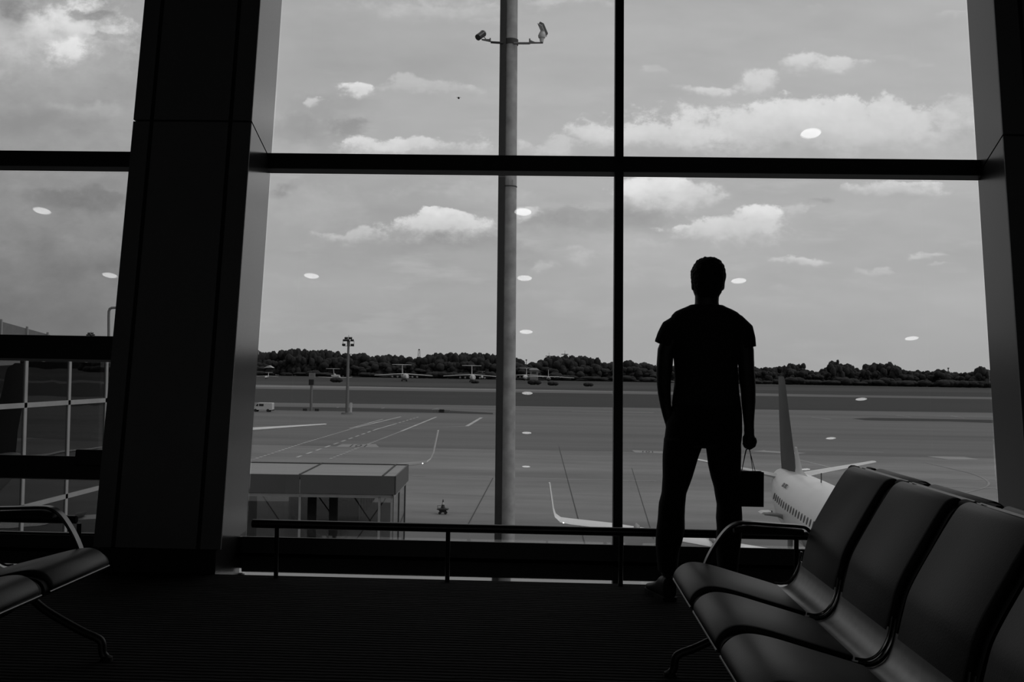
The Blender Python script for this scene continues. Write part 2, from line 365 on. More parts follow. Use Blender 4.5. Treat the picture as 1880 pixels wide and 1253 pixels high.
# solid facade beyond the right column (outside the picture)
struct(MB().hexa([fp(XRn+.6, 0, .05), fp(9, 0, .05), fp(9, 0, -.2), fp(XRn+.6, 0, -.2), fp(XRn+.6, VT, .05), fp(9, VT, .05), fp(9, VT, -.2), fp(XRn+.6, VT, -.2)]).build('wall_front', 'room_wall'))
struct(MB().hexa([fp(-9, 0, .05), fp(-5.6, 0, .05), fp(-5.6, 0, -.2), fp(-9, 0, -.2), fp(-9, VT, .05), fp(-5.6, VT, .05), fp(-5.6, VT, -.2), fp(-9, VT, -.2)]).build('wall_front', 'room_wall'))

# windows
FD = .10
def avg(l): return sum(l)/len(l)
v_top = avg([fac(x, y, FD)[1] for x, y in ((240, 275.5), (497, 281), (1124, 289.5), (1793, 292.8))])
v_bot = avg([fac(x, y, 0)[1] for x, y in ((235, 315.5), (496, 319.5), (1124, 324), (1797, 333))])
vsill = ZS/CT
VW = fac(1120, 1001, 0)[1]
xm0 = fac(1125.5, 640, 0)[0]; xm1 = fac(1144, 640, FD)[0]
w2 = struct(empty('window_2', ((XLg+XRg)/2, YG, ZS)))
o2 = w2.location
fbox(MB(), XLg, XRg, v_bot, v_top, 0, FD).build('transom', 'frame_black', w2, o2, bevel=.004)
fbox(MB(), XLg, XRg, 0, VW, 0, .07).build('sill', 'frame_black', w2, o2)
fbox(MB(), XLg, XRg, VT-.14, VT, 0, FD).build('head_rail', 'frame_black', w2, o2)
fbox(MB(), xm0, xm1, 0, VT, 0, FD).build('mullion', 'frame_black', w2, o2, bevel=.003)
for x0, x1 in ((XLg, xm0), (xm1, XRg)):
    for v0, v1 in ((VW, v_bot), (v_top, VT-.14)):
        fbox(MB(), x0, x1, v0, v1, -.022, -.008).build('glass_pane', 'window_glass', w2, o2)
w1 = struct(empty('window_1', (-4.0, YG, ZS))); o1 = w1.location
XA, XB = -5.6, -2.47
fbox(MB(), XA, XB, v_bot, v_top, 0, FD).build('transom', 'frame_black', w1, o1, bevel=.004)
va1 = fac(100, 615.8, FD)[1]; va0 = fac(100, 664, 0)[1]
vb1 = fac(100, 837.2, FD)[1]; vb0 = fac(100, 881, 0)[1]
vc = fac(100, 982.5, 0)[1]
fbox(MB(), XA, XB, va0, va1, 0, FD).build('transom', 'frame_black', w1, o1, bevel=.004)
fbox(MB(), XA, XB, vb0, vb1, 0, FD).build('transom', 'frame_black', w1, o1, bevel=.004)
fbox(MB(), XA, XB, 0, vc, 0, .07).build('sill', 'frame_black', w1, o1)
fbox(MB(), XA, XB, VT-.14, VT, 0, FD).build('head_rail', 'frame_black', w1, o1)
xh0, vh0 = fac(141, 838, FD); xh1, vh1 = fac(186, 826.5, FD)
fbox(MB(), xh0, XB, vh0-.06, vh1, .02, FD+.03).build('latch_housing', 'frame_black', w1, o1, bevel=.008)
for v0, v1 in ((vc, vb0), (vb1, va0), (va1, v_bot), (v_top, VT-.14)):
    fbox(MB(), XA, XB, v0, v1, -.022, -.008).build('glass_pane', 'window_glass', w1, o1)

# low bumper rails along the glass
def rail(x0, x1, posts, label):
    Y = 5.72; z = .292; root = tag(empty('bumper_rail', ((x0+x1)/2, Y, 0)), label, 'rail', 'low rails along the window wall'); o = root.location
    MB().tube([(x0, Y, z), (x0+.004, Y, z), (x1-.004, Y, z), (x1, Y, z)], [.02, .024, .024, .02], 20).build('rail_tube', 'rail_black', root, o, True)
    for x in posts:
        MB().tube([(x, Y+.0, 0), (x, Y+.0, z-.02)], .0125, 12).build('post', 'rail_black', root, o, True)
    return root
rail(-1.614, 2.5, (-1.476, -.534, .408, 1.35, 2.29), 'long low black tube rail on thin posts under the wide window')
rail(-5.4, fac(171, 957, CW)[0]-.05, (-5.3, -4.3, -3.4, aty(145, 975, 5.72).x), 'short low black tube rail on thin posts under the left window')

# downlights in the ceiling, seen mirrored in the leaning glass
def mirrored(x, y):
    d = ray(x, y); nrm = Vector((0, -CT, ST)); p0 = fp(0, 0, 0)
    p = EYE + d*((p0-EYE).dot(nrm)/d.dot(nrm)); r = d - nrm*(2*d.dot(nrm))
    return p + r*((HC-.01-p.z)/r.z)
spots = [(75, 386), (200, 505), (571, 506), (960, 388), (963, 510), (966, 609), (968, 722), (967, 795), (966, 857), (1490, 243), (1357, 515), (1675, 621), (1582, 733), (1526, 805), (1480, 862), (84, 708), (164, 779)]
where = ['upper oval left of the latch in the left window', 'oval touching the left column edge in the left window', 'lone oval near the left side of the wide window', 'topmost oval of the row right of the outdoor mast', 'second oval of the row right of the outdoor mast', 'oval just above the trees right of the outdoor mast', 'oval over the dark grass right of the outdoor mast', 'upper oval over the apron right of the outdoor mast', 'lowest oval of the row right of the outdoor mast', 'oval in the big cloud of the upper right pane', 'oval beside the standing man\'s head', 'oval low in the sky near the right column', 'oval over the grass between tail fin and right column', 'oval over the apron right of the tail fin', 'faint oval right at the foot of the tail fin', 'oval in the glass of the left walkway, upper', 'oval in the glass of the left walkway, lower']
for i, (x, y) in enumerate(spots):
    p = mirrored(x, y)
    q = (p - fp(0, 0, 0)).length
    r = .098
    lt = tag(empty('downlight', (p.x, p.y, HC)), 'round ceiling downlight mirrored as ' + ('the ' if where[i][0] != 'f' else 'the ') + where[i], 'light', 'downlights in the ceiling'); o = lt.location
    n = 24; ring = []
    for k, (rr, zz) in enumerate(((r+.02, 0), (r+.02, -.012), (r, -.012), (r, 0))):
        ring.append([(p.x+cos(2*pi*j/n)*rr, p.y+sin(2*pi*j/n)*rr, HC+zz) for j in range(n)])
    MB().loft(ring, False).build('trim_ring', 'lamp_trim', lt, o, True)
    MB().loft([[(p.x+cos(2*pi*j/n)*r, p.y+sin(2*pi*j/n)*r, HC+zz) for j in range(n)] for zz in (-.008, -.001)]).build('lens', 'lamp_on', lt, o)

# ------------------------------------------------------------------ beam seating
def arc(c, r, a0, a1, n):
    return [(c[0]+r*cos(a0+(a1-a0)*i/n), c[1]+r*sin(a0+(a1-a0)*i/n)) for i in range(n+1)]
def catmull(p, n=6):
    out = []
    for i in range(len(p)-1):
        a = Vector(p[max(i-1, 0)]); b = Vector(p[i]); c = Vector(p[i+1]); d = Vector(p[min(i+2, len(p)-1)])
        for k in range(n):
            t = k/n
            out.append(.5*((2*b)+(c-a)*t+(2*a-5*b+4*c-d)*t*t+(3*b-a-3*c+d)*t**3))
    out.append(Vector(p[-1])); return out
SEATP = catmull([(.012, .352), (.0, .375), (.008, .400), (.035, .424), (.075, .434), (.14, .425), (.25, .395), (.34, .370), (.395, .354)])
BACKP = catmull([(.485, .430), (.500, .50), (.522, .573), (.588, .695), (.640, .782), (.665, .806), (.690, .810), (.712, .796)])
LUMBP = catmull([(.385, .345), (.425, .342), (.460, .362), (.480, .40), (.490, .440)])
SHELLP = catmull([(.02, .345), (.012, .372), (.03, .400), (.075, .412), (.14, .403), (.25, .373), (.34, .347), (.40, .330), (.445, .335), (.485, .365), (.505, .43), (.522, .50), (.545, .568), (.61, .688), (.655, .768), (.678, .786), (.695, .788), (.708, .776)])
def sheet(prof, th, y0, y1, edge=0., n=1):
    """profile in x-z thickened below/behind its line and extruded in y, rounded towards its side edges"""
    P = [Vector((p[0], p[1])) for p in prof]; m = len(P); under = []
    nr = []
    for i in range(m):
        d = (P[min(i+1, m-1)]-P[max(i-1, 0)]).normalized(); nr.append(Vector((d.y, -d.x)))
    def section(y, off, sh):
        top = [P[i]+nr[i]*off for i in range(m)]; bot = [P[i]+nr[i]*(th) for i in range(m)]
        return [(q.x, y, q.y) for q in top] + [(q.x, y, q.y) for q in bot[::-1]]
    mb = MB()
    if edge:
        ys = [(y0, edge), (y0+edge*.3, edge*.3), (y0+edge, 0), (y1-edge, 0), (y1-edge*.3, edge*.3), (y1, edge)]
    else: ys = [(y0, 0), (y1, 0)]
    return mb.loft([section(y, o_, 0) for y, o_ in ys])
PIT = .55
def bench(name, loc, rz, n, label, group, near_arm=False):
    root = tag(empty(name, loc, rz), label, 'bench', group)
    for k in range(n):
        ya = -k*PIT; yb = ya-PIT
        sh = sheet(SHELLP, .012, yb+.012, ya-.012).build('seat_shell', 'rubber_black', root, smooth_=True)
        sheet(SEATP, .022, yb+.045, ya-.045, .010).build('seat_pad', 'leather', sh, smooth_=True)
        sheet(BACKP, .024, yb+.045, ya-.045, .010).build('back_pad', 'leather', sh, smooth_=True)
        sheet(LUMBP, .006, yb+.022, ya-.022).build('lumbar_panel', 'satin_metal', sh, smooth_=True)
        for y in (yb+.016, ya-.016):
            pts = [(p[0]-.004, y, p[1]+.006) for p in catmull([(.395, .348), (.43, .346), (.462, .366), (.486, .41), (.498, .47)])]
            MB().tube(pts, .0045, 8).build('rib', 'chrome', sh, smooth_=True)
        # steel edge under the front of the seat
        MB().tube([(.004, yb+.03, .362), (.004, ya-.03, .362)], .004, 8).build('front_trim', 'satin_metal', sh, smooth_=True)
        # rail clipped along the crest of the back
        MB().tube([(.726, yb+.02, .800), (.726, ya-.02, .800)], .006, 8).build('crest_trim', 'satin_metal', sh, smooth_=True)
    for k in range(n+1):
        MB().tube([(.700, -k*PIT+.030, .790), (.700, -k*PIT-.030, .790)], .020, 10).build('back_joint', 'rubber_black', root, smooth_=True)
    MB().box(.27, .35, -n*PIT+.02, -.02, .235, .295).build('beam', 'dark_metal', root, bevel=.006)
    for y in (-.06, -n*PIT+.06):
        MB().box(.29, .33, y-.02, y+.02, .29, .36).build('bracket', 'dark_metal', root)
        lg = MB().tube(catmull([(.31, y, .25), (.24, y, .19), (.10, y, .115), (.035, y, .088), (.012, y, .07), (.006, y, .03), (-.006, y, .012)], 4), .016, 12).build('leg', 'dark_metal', root, smooth_=True)
        MB().tube([(-.008, y, 0), (-.008, y, .012), (-.006, y, .020)], [.026, .024, .012], 14).build('foot', 'rubber_black', lg, smooth_=True)
        lg = MB().tube(catmull([(.31, y, .25), (.38, y, .19), (.52, y, .115), (.575, y, .088), (.598, y, .07), (.604, y, .03), (.612, y, .012)], 4), .016, 12).build('leg', 'dark_metal', root, smooth_=True)
        MB().tube([(.612, y, 0), (.612, y, .012), (.610, y, .020)], [.026, .024, .012], 14).build('foot', 'rubber_black', lg, smooth_=True)
    arms = [-.012] + ([-n*PIT+.012] if near_arm else [])
    for y in arms:
        path = catmull([(.120, .395), (.136, .44), (.165, .495), (.205, .550), (.245, .577), (.29, .582), (.40, .577), (.485, .573), (.512, .566), (.532, .545), (.555, .515), (.57, .48)], 5)
        P = [Vector((p[0], p[1])) for p in path]; m = len(P); rings = []
        for i in range(m):
            d = (P[min(i+1, m-1)]-P[max(i-1, 0)]).normalized(); nn = Vector((-d.y, d.x)); h_ = .022; t_ = .006
            rings.append([(P[i].x+nn.x*b, y+a, P[i].y+nn.y*b) for a, b in ((-h_, 0), (-h_*.8, -t_), (h_*.8, -t_), (h_, 0), (h_*.8, t_), (-h_*.8, t_))])
        ar = MB().loft(rings).build('armrest', 'arm_metal', root, smooth_=True)
        MB().loft([[(x, y-.020, z-.008), (x, y+.020, z-.008), (x, y+.018, z-.030), (x, y-.018, z-.030)] for x, z in ((.235, .573), (.29, .579), (.40, .574), (.50, .568))]).build('arm_pad', 'rubber_black', ar)
        MB().box(.53, .575, y-.018, y+.018, .30, .50).build('arm_bracket', 'dark_metal', ar)
    return root
GB = 'beam seating benches in the departure lounge'
bench('beam_bench', (.49, 4.105, 0), 0, 4, 'black padded airport bench at lower right, its front row facing left', GB)
bench('beam_bench', (1.93, 4.03-4*PIT, 0), pi, 4, 'airport bench standing back to back behind the front right row, only its back tops visible', GB)
bench('beam_bench', (-1.71, 4.105-4*PIT, 0), pi, 4, 'black padded airport bench at the left edge, facing right towards the aisle', GB, True)

# ------------------------------------------------------------------ the standing man
MY = 5.45
def ring(y_px, xl, xr, df, db, n=28, e=2.4, yc=MY, sh=0.):
    """horizontal section through two outline points, superellipse; df/db reach in front (away) / behind"""
    a = aty(xl, y_px, yc); b = aty(xr, y_px, yc); c = (a+b)/2; hw = (b-a).length/2; out = []
    for j in range(n):
        t = 2*pi*j/n; cx = cos(t); sy = sin(t)
        X = hw*math.copysign(abs(cx)**(2/e), cx); d = (df if sy > 0 else db)
        out.append((c.x+X, yc+sh+d*math.copysign(abs(sy)**(2/e), sy), a.z+(b.z-a.z)*.5))
    return out
def evaluated(mb, name, m, parent, org, voxel, smooth_it=3, disp=0., dscale=40.):
    me = mb.mesh(name, org); ob = bpy.data.objects.new(name, me); COL.objects.link(ob)
    r = ob.modifiers.new('r', 'REMESH'); r.mode = 'VOXEL'; r.voxel_size = voxel; r.use_smooth_shade = True
    s = ob.modifiers.new('s', 'SMOOTH'); s.iterations = smooth_it; s.factor = .5
    dg = bpy.context.evaluated_depsgraph_get(); dg.update()
    nm = bpy.data.meshes.new_from_object(ob.evaluated_get(dg)); bpy.data.objects.remove(ob)
    nm.name = name; nm.materials.clear(); nm.materials.append(MATS[m])
    if disp:
        nr = [q.normal.copy() for q in nm.vertices]; co = []
        for q, n_ in zip([v_.co.copy() for v_ in nm.vertices], nr): co += list(q + n_*(noise.noise(q*dscale)*disp))
        nm.vertices.foreach_set('co', co); nm.update()
    for p in nm.polygons: p.use_smooth = True
    o = bpy.data.objects.new(name, nm); COL.objects.link(o)
    if parent: o.parent = parent
    else: o.location = org
    return o
mo = Vector((aty(1290, 900, MY).x, MY, 0))
def A(x, y, dy=0.): p = aty(x, y, MY); return Vector((p.x, MY+dy, p.z))
K = 5.45/FPX
bd = MB()
# head and neck
bd.loft([ring(478, 1290, 1310, .05, .05), ring(483, 1281, 1319, .075, .075), ring(492, 1274, 1325, .092, .095), ring(505, 1271, 1328.5, .098, .104), ring(516, 1270.5, 1328.5, .097, .100),
         ring(526, 1271.5, 1327, .096, .088), ring(536, 1273.5, 1324, .095, .072), ring(545, 1277, 1320, .092, .060), ring(550, 1281, 1316, .080, .056), ring(553, 1284, 1313, .05, .05)])
bd.loft([ring(528, 1277, 1320, .045, .070), ring(545, 1276, 1319.5, .045, .066), ring(557, 1276, 1319, .045, .064), ring(566, 1273, 1322, .05, .066), ring(576, 1264, 1332, .06, .075)])
fy = MY+.098
# face on the far side: brow, nose, lips, chin, eyes; ears at the sides
for dx in (-1, 1):
    bd.ball(A(1299+dx*10, 511, .090), (.016, .010, .008)); bd.ball(A(1299+dx*10, 515, .088), (.011, .010, .008))
    ex = 1299.5+dx*28.5
    bd.ball(A(ex, 524, -.005), (.006, .018, .028)); bd.ball(A(ex+dx*1, 517, -.008), (.006, .014, .014))
bd.loft([ring(512, 1297, 1302, .100, .0, 12), ring(520, 1295.5, 1303.5, .112, 0, 12), ring(526, 1293.5, 1305.5, .120, 0, 12), ring(529, 1295, 1304, .104, 0, 12)])
bd.ball(A(1299.5, 535.5, .095), (.022, .009, .004)); bd.ball(A(1299.5, 538.5, .094), (.018, .009, .005)); bd.ball(A(1299.5, 547, .086), (.018, .014, .010))
# trunk and legs, slimmer than the clothes
bd.loft([ring(566, 1272, 1324, .06, .07), ring(576, 1245, 1350, .08, .08), ring(590, 1238, 1358, .095, .09), ring(630, 1240, 1353, .11, .095), ring(680, 1244, 1349, .105, .09), ring(735, 1240, 1353, .10, .105), ring(780, 1232, 1356, .10, .12), ring(822, 1228, 1352, .08, .09)])
LL = [(821, 1218, 1288.5), (835, 1217, 1283), (854, 1216.8, 1277), (877, 1216.5, 1270), (905, 1214.5, 1259.7), (924, 1210, 1258), (947, 1208, 1256.4), (972, 1204.7, 1257), (991, 1204, 1252.5), (1008, 1204.3, 1247), (1033, 1206, 1245), (1050, 1208, 1244)]
LR = [(821, 1296, 1360), (835, 1297.5, 1360), (854, 1299.7, 1360), (877, 1305, 1360.5), (896, 1311, 1360.5), (927, 1316.4, 1360.5), (952, 1314.5, 1362), (972, 1316.4, 1362), (1000, 1314, 1359), (1020, 1316, 1357), (1041, 1318, 1355), (1054, 1319, 1354)]
for LG in (LL, LR):
    bd.loft([ring(y, xl+5, xr-5, .075-.0001*i*i, .075-.0001*i*i, 20) for i, (y, xl, xr) in enumerate(LG)] + [ring(1066, LG[-1][1]+9, LG[-1][2]-9, .05, .05, 20)])
    bd.loft([ring(800, LG[0][1]+8, LG[0][2]-8, .08, .10, 20), ring(823, LG[0][1]+6, LG[0][2]-6, .075, .08, 20)])
def limb(pts):
    bd.tube([A(x, y, dy) for x, y, dy, r in pts], [r for *_, r in pts], 18)
limb([(1252, 592, 0, .055), (1238, 612, 0, .052), (1222, 645, -.005, .0435), (1219.5, 675, -.01, .042), (1218.5, 700, -.005, .0375), (1220, 722, .01, .034), (1223, 745, .02, .029), (1227, 764, .02, .0265), (1231, 776, .015, .028)])
limb([(1231, 774, .015, .028), (1235, 786, .01, .034), (1238, 800, .005, .030), (1240, 812, .0, .02)])      # hand pushed into the pocket
limb([(1348, 592, 0, .055), (1358, 612, 0, .052), (1368, 645, -.005, .0445), (1369.5, 675, -.01, .041), (1371, 697, -.008, .042), (1373.5, 715, .0, .039), (1374.5, 738, .005, .0365), (1375, 757, .01, .032), (1375.6, 775, .012, .0275), (1376, 786, .012, .026), (1376, 792, .012, .028)])
# right hand closed on the cord handles of the bag
bd.loft([ring(788, 1368, 1384.5, .020, .012, 14, yc=MY), ring(796, 1366, 1385, .030, .012, 14), ring(806, 1365.5, 1385.5, .036, .010, 14), ring(814, 1367, 1385, .034, .006, 14), ring(818, 1369, 1383, .026, .0, 14)])
for i in range(4):       # fingers run down from the knuckles and curl back around the cords
    dy = .038 - .019*i; ln = (.95, 1.05, 1.0, .85)[i]
    pts = [A(1383.5, 803, dy), A(1385+.3*i, 811, dy), A(1383.5, 811+9*ln, dy), A(1377, 813+11*ln, dy-.001), A(1369.5, 811+10.5*ln, dy-.002), A(1366.5, 805+9*ln, dy-.003)]
    bd.tube(pts, [.0095, .0092, .0088, .0084, .008, .0068], 10)
bd.tube([A(1371, 797, -.004), A(1365.5, 804, -.014), A(1365, 813, -.018), A(1368, 820, -.014)], [.012, .0105, .0095, .0078], 10)
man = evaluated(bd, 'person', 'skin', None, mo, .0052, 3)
tag(man, 'man in dark t-shirt and trousers standing at the window, back turned, holding a bag', 'person')
sh = MB()
sh.loft([ring(560.5, 1267, 1327, .052, .070), ring(564, 1260, 1333, .07, .078), ring(568, 1250, 1343, .085, .085), ring(573, 1240, 1353, .095, .09), ring(580, 1233, 1361, .10, .095), ring(595, 1229, 1365, .108, .10), ring(615, 1230, 1362, .118, .105), ring(640, 1234, 1357, .12, .108),
         ring(665, 1236.8, 1354.3, .118, .102), ring(685, 1238.2, 1354.6, .115, .098), ring(705, 1237.8, 1355.6, .113, .100), ring(721, 1236.3, 1357, .113, .105), ring(735, 1234.5, 1359, .113, .112), ring(746, 1233, 1360, .112, .118)])
for sx, pts in ((-1, [(1262, 600, 0, .056), (1246, 597, 0, .060), (1233, 606, 0, .060), (1225, 620, 0, .056), (1219.5, 634, 0, .0535)]), (1, [(1340, 600, 0, .056), (1354, 599, 0, .060), (1363, 608, 0, .059), (1367, 624, 0, .056), (1369.8, 639.5, 0, .0525)])):
    sh.tube([A(x, y, dy) for x, y, dy, r in pts], [r for *_, r in pts], 20)
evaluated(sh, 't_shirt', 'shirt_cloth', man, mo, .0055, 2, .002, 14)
tr_ = MB()
tr_.loft([ring(737, 1236, 1357.5, .105, .110), ring(750, 1232.5, 1360.5, .112, .120), ring(765, 1229, 1361.5, .112, .128), ring(776, 1223, 1362, .112, .130), ring(790, 1221.5, 1362.5, .11, .128), ring(804, 1220, 1361.5, .10, .118), ring(815, 1218.5, 1360.5, .09, .10), ring(820, 1219, 1360, .07, .08)])
for LG in (LL, LR):
    dd = [.092, .09, .088, .085, .082, .080, .078, .078, .077, .077, .077, .077]
    tr_.loft([ring(806, LG[0][1]+1, LG[0][2]-2, .095, .115, 24)] + [ring(y, xl, xr, d*.95, d, 24) for (y, xl, xr), d in zip(LG, dd)])
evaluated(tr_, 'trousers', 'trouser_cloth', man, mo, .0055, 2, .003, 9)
hr = MB()
hr.loft([ring(473.5, 1291, 1309, .05, .05), ring(478, 1281, 1319.5, .078, .080), ring(486, 1274.5, 1326.5, .096, .100), ring(497, 1269.5, 1331, .104, .112), ring(508, 1268.5, 1331.5, .100, .114), ring(517, 1269.3, 1330, .03, .112, sh=-.002), ring(530, 1271.8, 1326.8, .0, .098), ring(541, 1275.5, 1321.5, -.01, .080), ring(548, 1278, 1318, -.02, .069)])
evaluated(hr, 'hair', 'hair_black', man, mo, .004, 1, .0050, 75)
def shoe(heel, ang, name='shoe'):
    c = Vector((heel[0], heel[1], 0)); d = Vector((cos(ang), sin(ang), 0)); s_ = Vector((-d.y, d.x, 0)); up = MB(); rr = []
    for t, w, h_, z0 in ((-.01, .030, .085, .012), (.0, .037, .12, .010), (.03, .040, .125, .010), (.08, .040, .115, .010), (.12, .041, .085, .010), (.17, .047, .065, .010), (.22, .047, .052, .010), (.26, .036, .042, .012), (.278, .018, .030, .016)):
        rr.append([c+d*t+s_*(w*math.copysign(abs(cos(a))**.7, cos(a))) + Vector((0, 0, z0+(h_-z0)*(.5+.5*math.copysign(abs(sin(a))**.8, sin(a))))) for a in [2*pi*j/20 for j in range(20)]])
    up.loft(rr); s = evaluated(up, name, 'shoe_leather', man, mo, .005, 2)
    so_ = MB().loft([[c+d*t+s_*(w*q)+Vector((0, 0, z)) for q, z in ((-1, 0), (1, 0), (1.03, .02), (-1.03, .02))] for t, w in ((-.018, .026), (-.005, .038), (.05, .042), (.12, .042), (.18, .050), (.24, .046), (.275, .030), (.288, .014))])
    so_.build('sole', 'sole', s, mo)
hl = aty(1230, 1050, 5.38); shoe((hl.x, 5.37), radians(105))
hl = aty(1341, 1050, 5.38); shoe((hl.x, 5.37), radians(66))

# small paper bag on cords
BY = MY+.012
def Bp(x, y, dy=0.): p = aty(x, y, BY); return Vector((p.x, BY+dy, p.z))
bag = tag(empty('paper_bag', Bp(1375, 930)), 'small black paper carrier bag with cord handles held in the man\'s right hand', 'bag'); ob_ = bag.location
c4 = [Bp(1351, 866), Bp(1400, 866.5), Bp(1399.6, 930), Bp(1352, 929)]
dpt = .035
mbg = MB()
tl, trr, br, bl = c4
ys = Vector((0, dpt, 0))
wall_ = .0025
mbg.hexa([bl-ys, br-ys, br+ys, bl+ys, tl-ys, trr-ys, trr-ys+Vector((0, wall_, 0)), tl-ys+Vector((0, wall_, 0))][:4] + [bl-ys+Vector((0, 0, wall_)), br-ys+Vector((0, 0, wall_)), br+ys+Vector((0, 0, wall_)), bl+ys+Vector((0, 0, wall_))])
for s_ in (-1, 1):
    q = ys*s_; i_ = Vector((0, -s_*wall_, 0))
    mbg.hexa([bl+q, br+q, br+q+i_, bl+q+i_, tl+q, trr+q, trr+q+i_, tl+q+i_])
for a, b, sx in ((tl, bl, 1), (trr, br, -1)):
    i_ = Vector((sx*wall_, 0, 0)); m_ = Vector((sx*.012, 0, 0))
    mbg.hexa([b-ys, b-ys+i_, b+i_+m_*.0, b, a-ys, a-ys+i_, a+i_+m_, a+m_]); mbg.hexa([b, b+i_, b+ys+i_, b+ys, a+m_, a+i_+m_, a+ys+i_, a+ys])
mbg.build('bag_body', 'paper_black', bag, ob_)
for dy, xa, xb in ((-dpt, 1358.5, 1380.5), (dpt, 1363.5, 1389.5)):
    t0 = Bp(1371, 825)
    pts = [Bp(xa, 869, dy), Bp(xa+(1370-xa)*.75, 836, dy*.4), Bp(1370, 826, dy*.2), Bp(1374, 824.5, dy*.15), Bp(1376, 826, dy*.2), Bp(xb+(1376-xb)*.75, 836, dy*.4), Bp(xb, 869, dy)]
    MB().tube(pts, .0018, 8).build('cord_handle', 'cord', bag, ob_, True)

# ------------------------------------------------------------------ outside: ground
def strip(name, pts, m, dz, parent=None, label=None):
    """flat ground patch between picture points, on the apron plane"""
    P = [gnd(x, y, dz) for x, y in pts]
    mb = MB(); mb.prism(P, (0, 0, -.01 if parent else -.3))
    return mb
struct(MB().box(-2500, 2500, YG+.35, 5000, GZ-1, GZ).build('apron', 'apron_concrete'))
apron = bpy.data.objects['apron']
def band(name, m, yl0, yr0, yl1, yr1, dz, x0=-900, x1=2900):
    """ground band whose far and near edges pass through picture heights at x=470 and x=1820"""
    def e(yl, yr, dz):
        a = gnd(470, yl, dz); b = gnd(1820, yr, dz); d = (b-a)/(b.x-a.x); return lambda X: a+d*(X-a.x)
    f0, f1 = e(yl0, yr0, dz), e(yl1, yr1, dz); Xs = (-1500, 1500)
    return MB().prism([f1(Xs[0]), f1(Xs[1]), f0(Xs[1]), f0(Xs[0])], (0, 0, -.3)).build(name, m)
mat('apron_asphalt', .132, .85, 0, .25, .05, stretch=(.2, 1.8, 1))
struct(band('apron_asphalt', 'apron_asphalt', 739, 757, 817, 842, .008))
struct(MB().box(-2500, 2500, 640, 4800, GZ-.2, GZ+.02).build('far_field', 'grass'))
struct(band('runway', 'runway', 710.5, 729.5, 714, 733.5, .04))
struct(band('grass_strip', 'grass', 714, 733.5, 739, 758, .03))
struct(band('light_verge', 'grass_light', 700, 716, 706, 722, .05))
for pts in ([(500, 753), (640, 755.5), (800, 758), (905, 761), (905, 758.5), (830, 754.5), (800, 752.5), (640, 749), (500, 747), (440, 746.5), (440, 751.5)],
            [(1566, 769), (1600, 767.5), (1690, 769), (1823, 771.5), (1823, 777), (1740, 774), (1640, 773), (1590, 772)]):
    struct(MB().prism([gnd(x, y, .03) for x, y in pts], (0, 0, -.1)).build('grass_island', 'grass'))
# painted lines: thin strips lying on the apron
def line(mb, a, b, w, dash=None, dz=.022):
    A_, B_ = gnd(*a, dz), gnd(*b, dz); d = B_-A_; Ln = d.length; d.normalize(); s_ = Vector((-d.y, d.x, 0))*(w/2)
    t = 0
    while t < Ln:
        e = min(Ln, t+(dash[0] if dash else Ln))
        p, q = A_+d*t, A_+d*e
        mb.add([p-s_, q-s_, q+s_, p+s_], [(0, 1, 2, 3)]); t = e+(dash[1] if dash else 1)
pl = MB()
line(pl, (736, 765.5), (655, 785), .5); line(pl, (655, 785), (560, 813), .4, (1.0, .9)); line(pl, (560, 813), (465, 844), .35, (1.0, .9))
line(pl, (703, 770), (642, 787), .35)
line(pl, (768, 766), (728, 778), .35, (3, 2)); line(pl, (728, 778), (690, 789), .35); line(pl, (690, 789), (545, 840), .35, (3.2, 2.6))
line(pl, (801, 766), (737, 792), .5); line(pl, (737, 792), (603, 844), .35, (1., .9))
line(pl, (884, 767), (857, 783), .7); line(pl, (857, 783), (755, 787), .25); line(pl, (640, 785.5), (695, 787), .2)
line(pl, (757, 873.5), (905, 876.5), .2); line(pl, (943, 878), (1205, 884), .16); line(pl, (757, 861), (905, 863), .1)
line(pl, (1250, 886), (1330, 889), .1); line(pl, (1460, 826), (1622, 831), .25); line(pl, (1400, 827), (1465, 837), .2)
line(pl, (600, 752.5), (622, 748), .3); line(pl, (692, 752), (706, 749), .3); line(pl, (790, 753), (806, 750), .3)
line(pl, (1490, 766), (1526, 770), .35); line(pl, (1645, 763), (1673, 766), .3); line(pl, (1745, 764), (1770, 767.5), .3)
line(pl, (1680, 878), (1832, 881.5), .15); line(pl, (1725, 894), (1833, 897.5), .2); line(pl, (1440, 838), (1530, 860), .2)
line(pl, (1050, 755.5), (1200, 758), .8)
pl.build('painted_lines', 'paint_line', apron, (0, 0, 0))
cr = MB(); cp = catmull([(1700, 850), (1745, 860.5), (1785, 870), (1808, 880), (1815.5, 888), (1810, 894.5), (1795, 899.5), (1767, 906)], 5)
for a, b in zip(cp[:-1], cp[1:]): line(cr, (a[0], a[1]), (b[0], b[1]), .22, dz=.024)
cr.build('turning_arc', 'paint_dim', apron)
nb_ = MB()
for pts in ([(616, 821), (696, 821.5), (690, 816), (628, 815.5)], [(1160, 827), (1216, 829), (1222, 833), (1166, 831.5)], [(1378, 829), (1400, 827.5), (1480, 832), (1460, 834)], [(1702, 838), (1770, 839), (1798, 844), (1740, 844.5)]):
    nb_.prism([gnd(x, y, .025) for x, y in pts], (0, 0, -.02))
nb_.build('number_plate_paint', 'paint_dim', apron)
def to_mesh(o):
    dg = bpy.context.evaluated_depsgraph_get(); dg.update(); me = bpy.data.meshes.new_from_object(o.evaluated_get(dg))
    n = o.name; ml = o.matrix_local.copy(); pa = o.parent; q = bpy.data.objects.new(n + '_text', me); COL.objects.link(q); q.parent = pa; q.matrix_local = ml
    bpy.data.objects.remove(o); q.name = n; return q
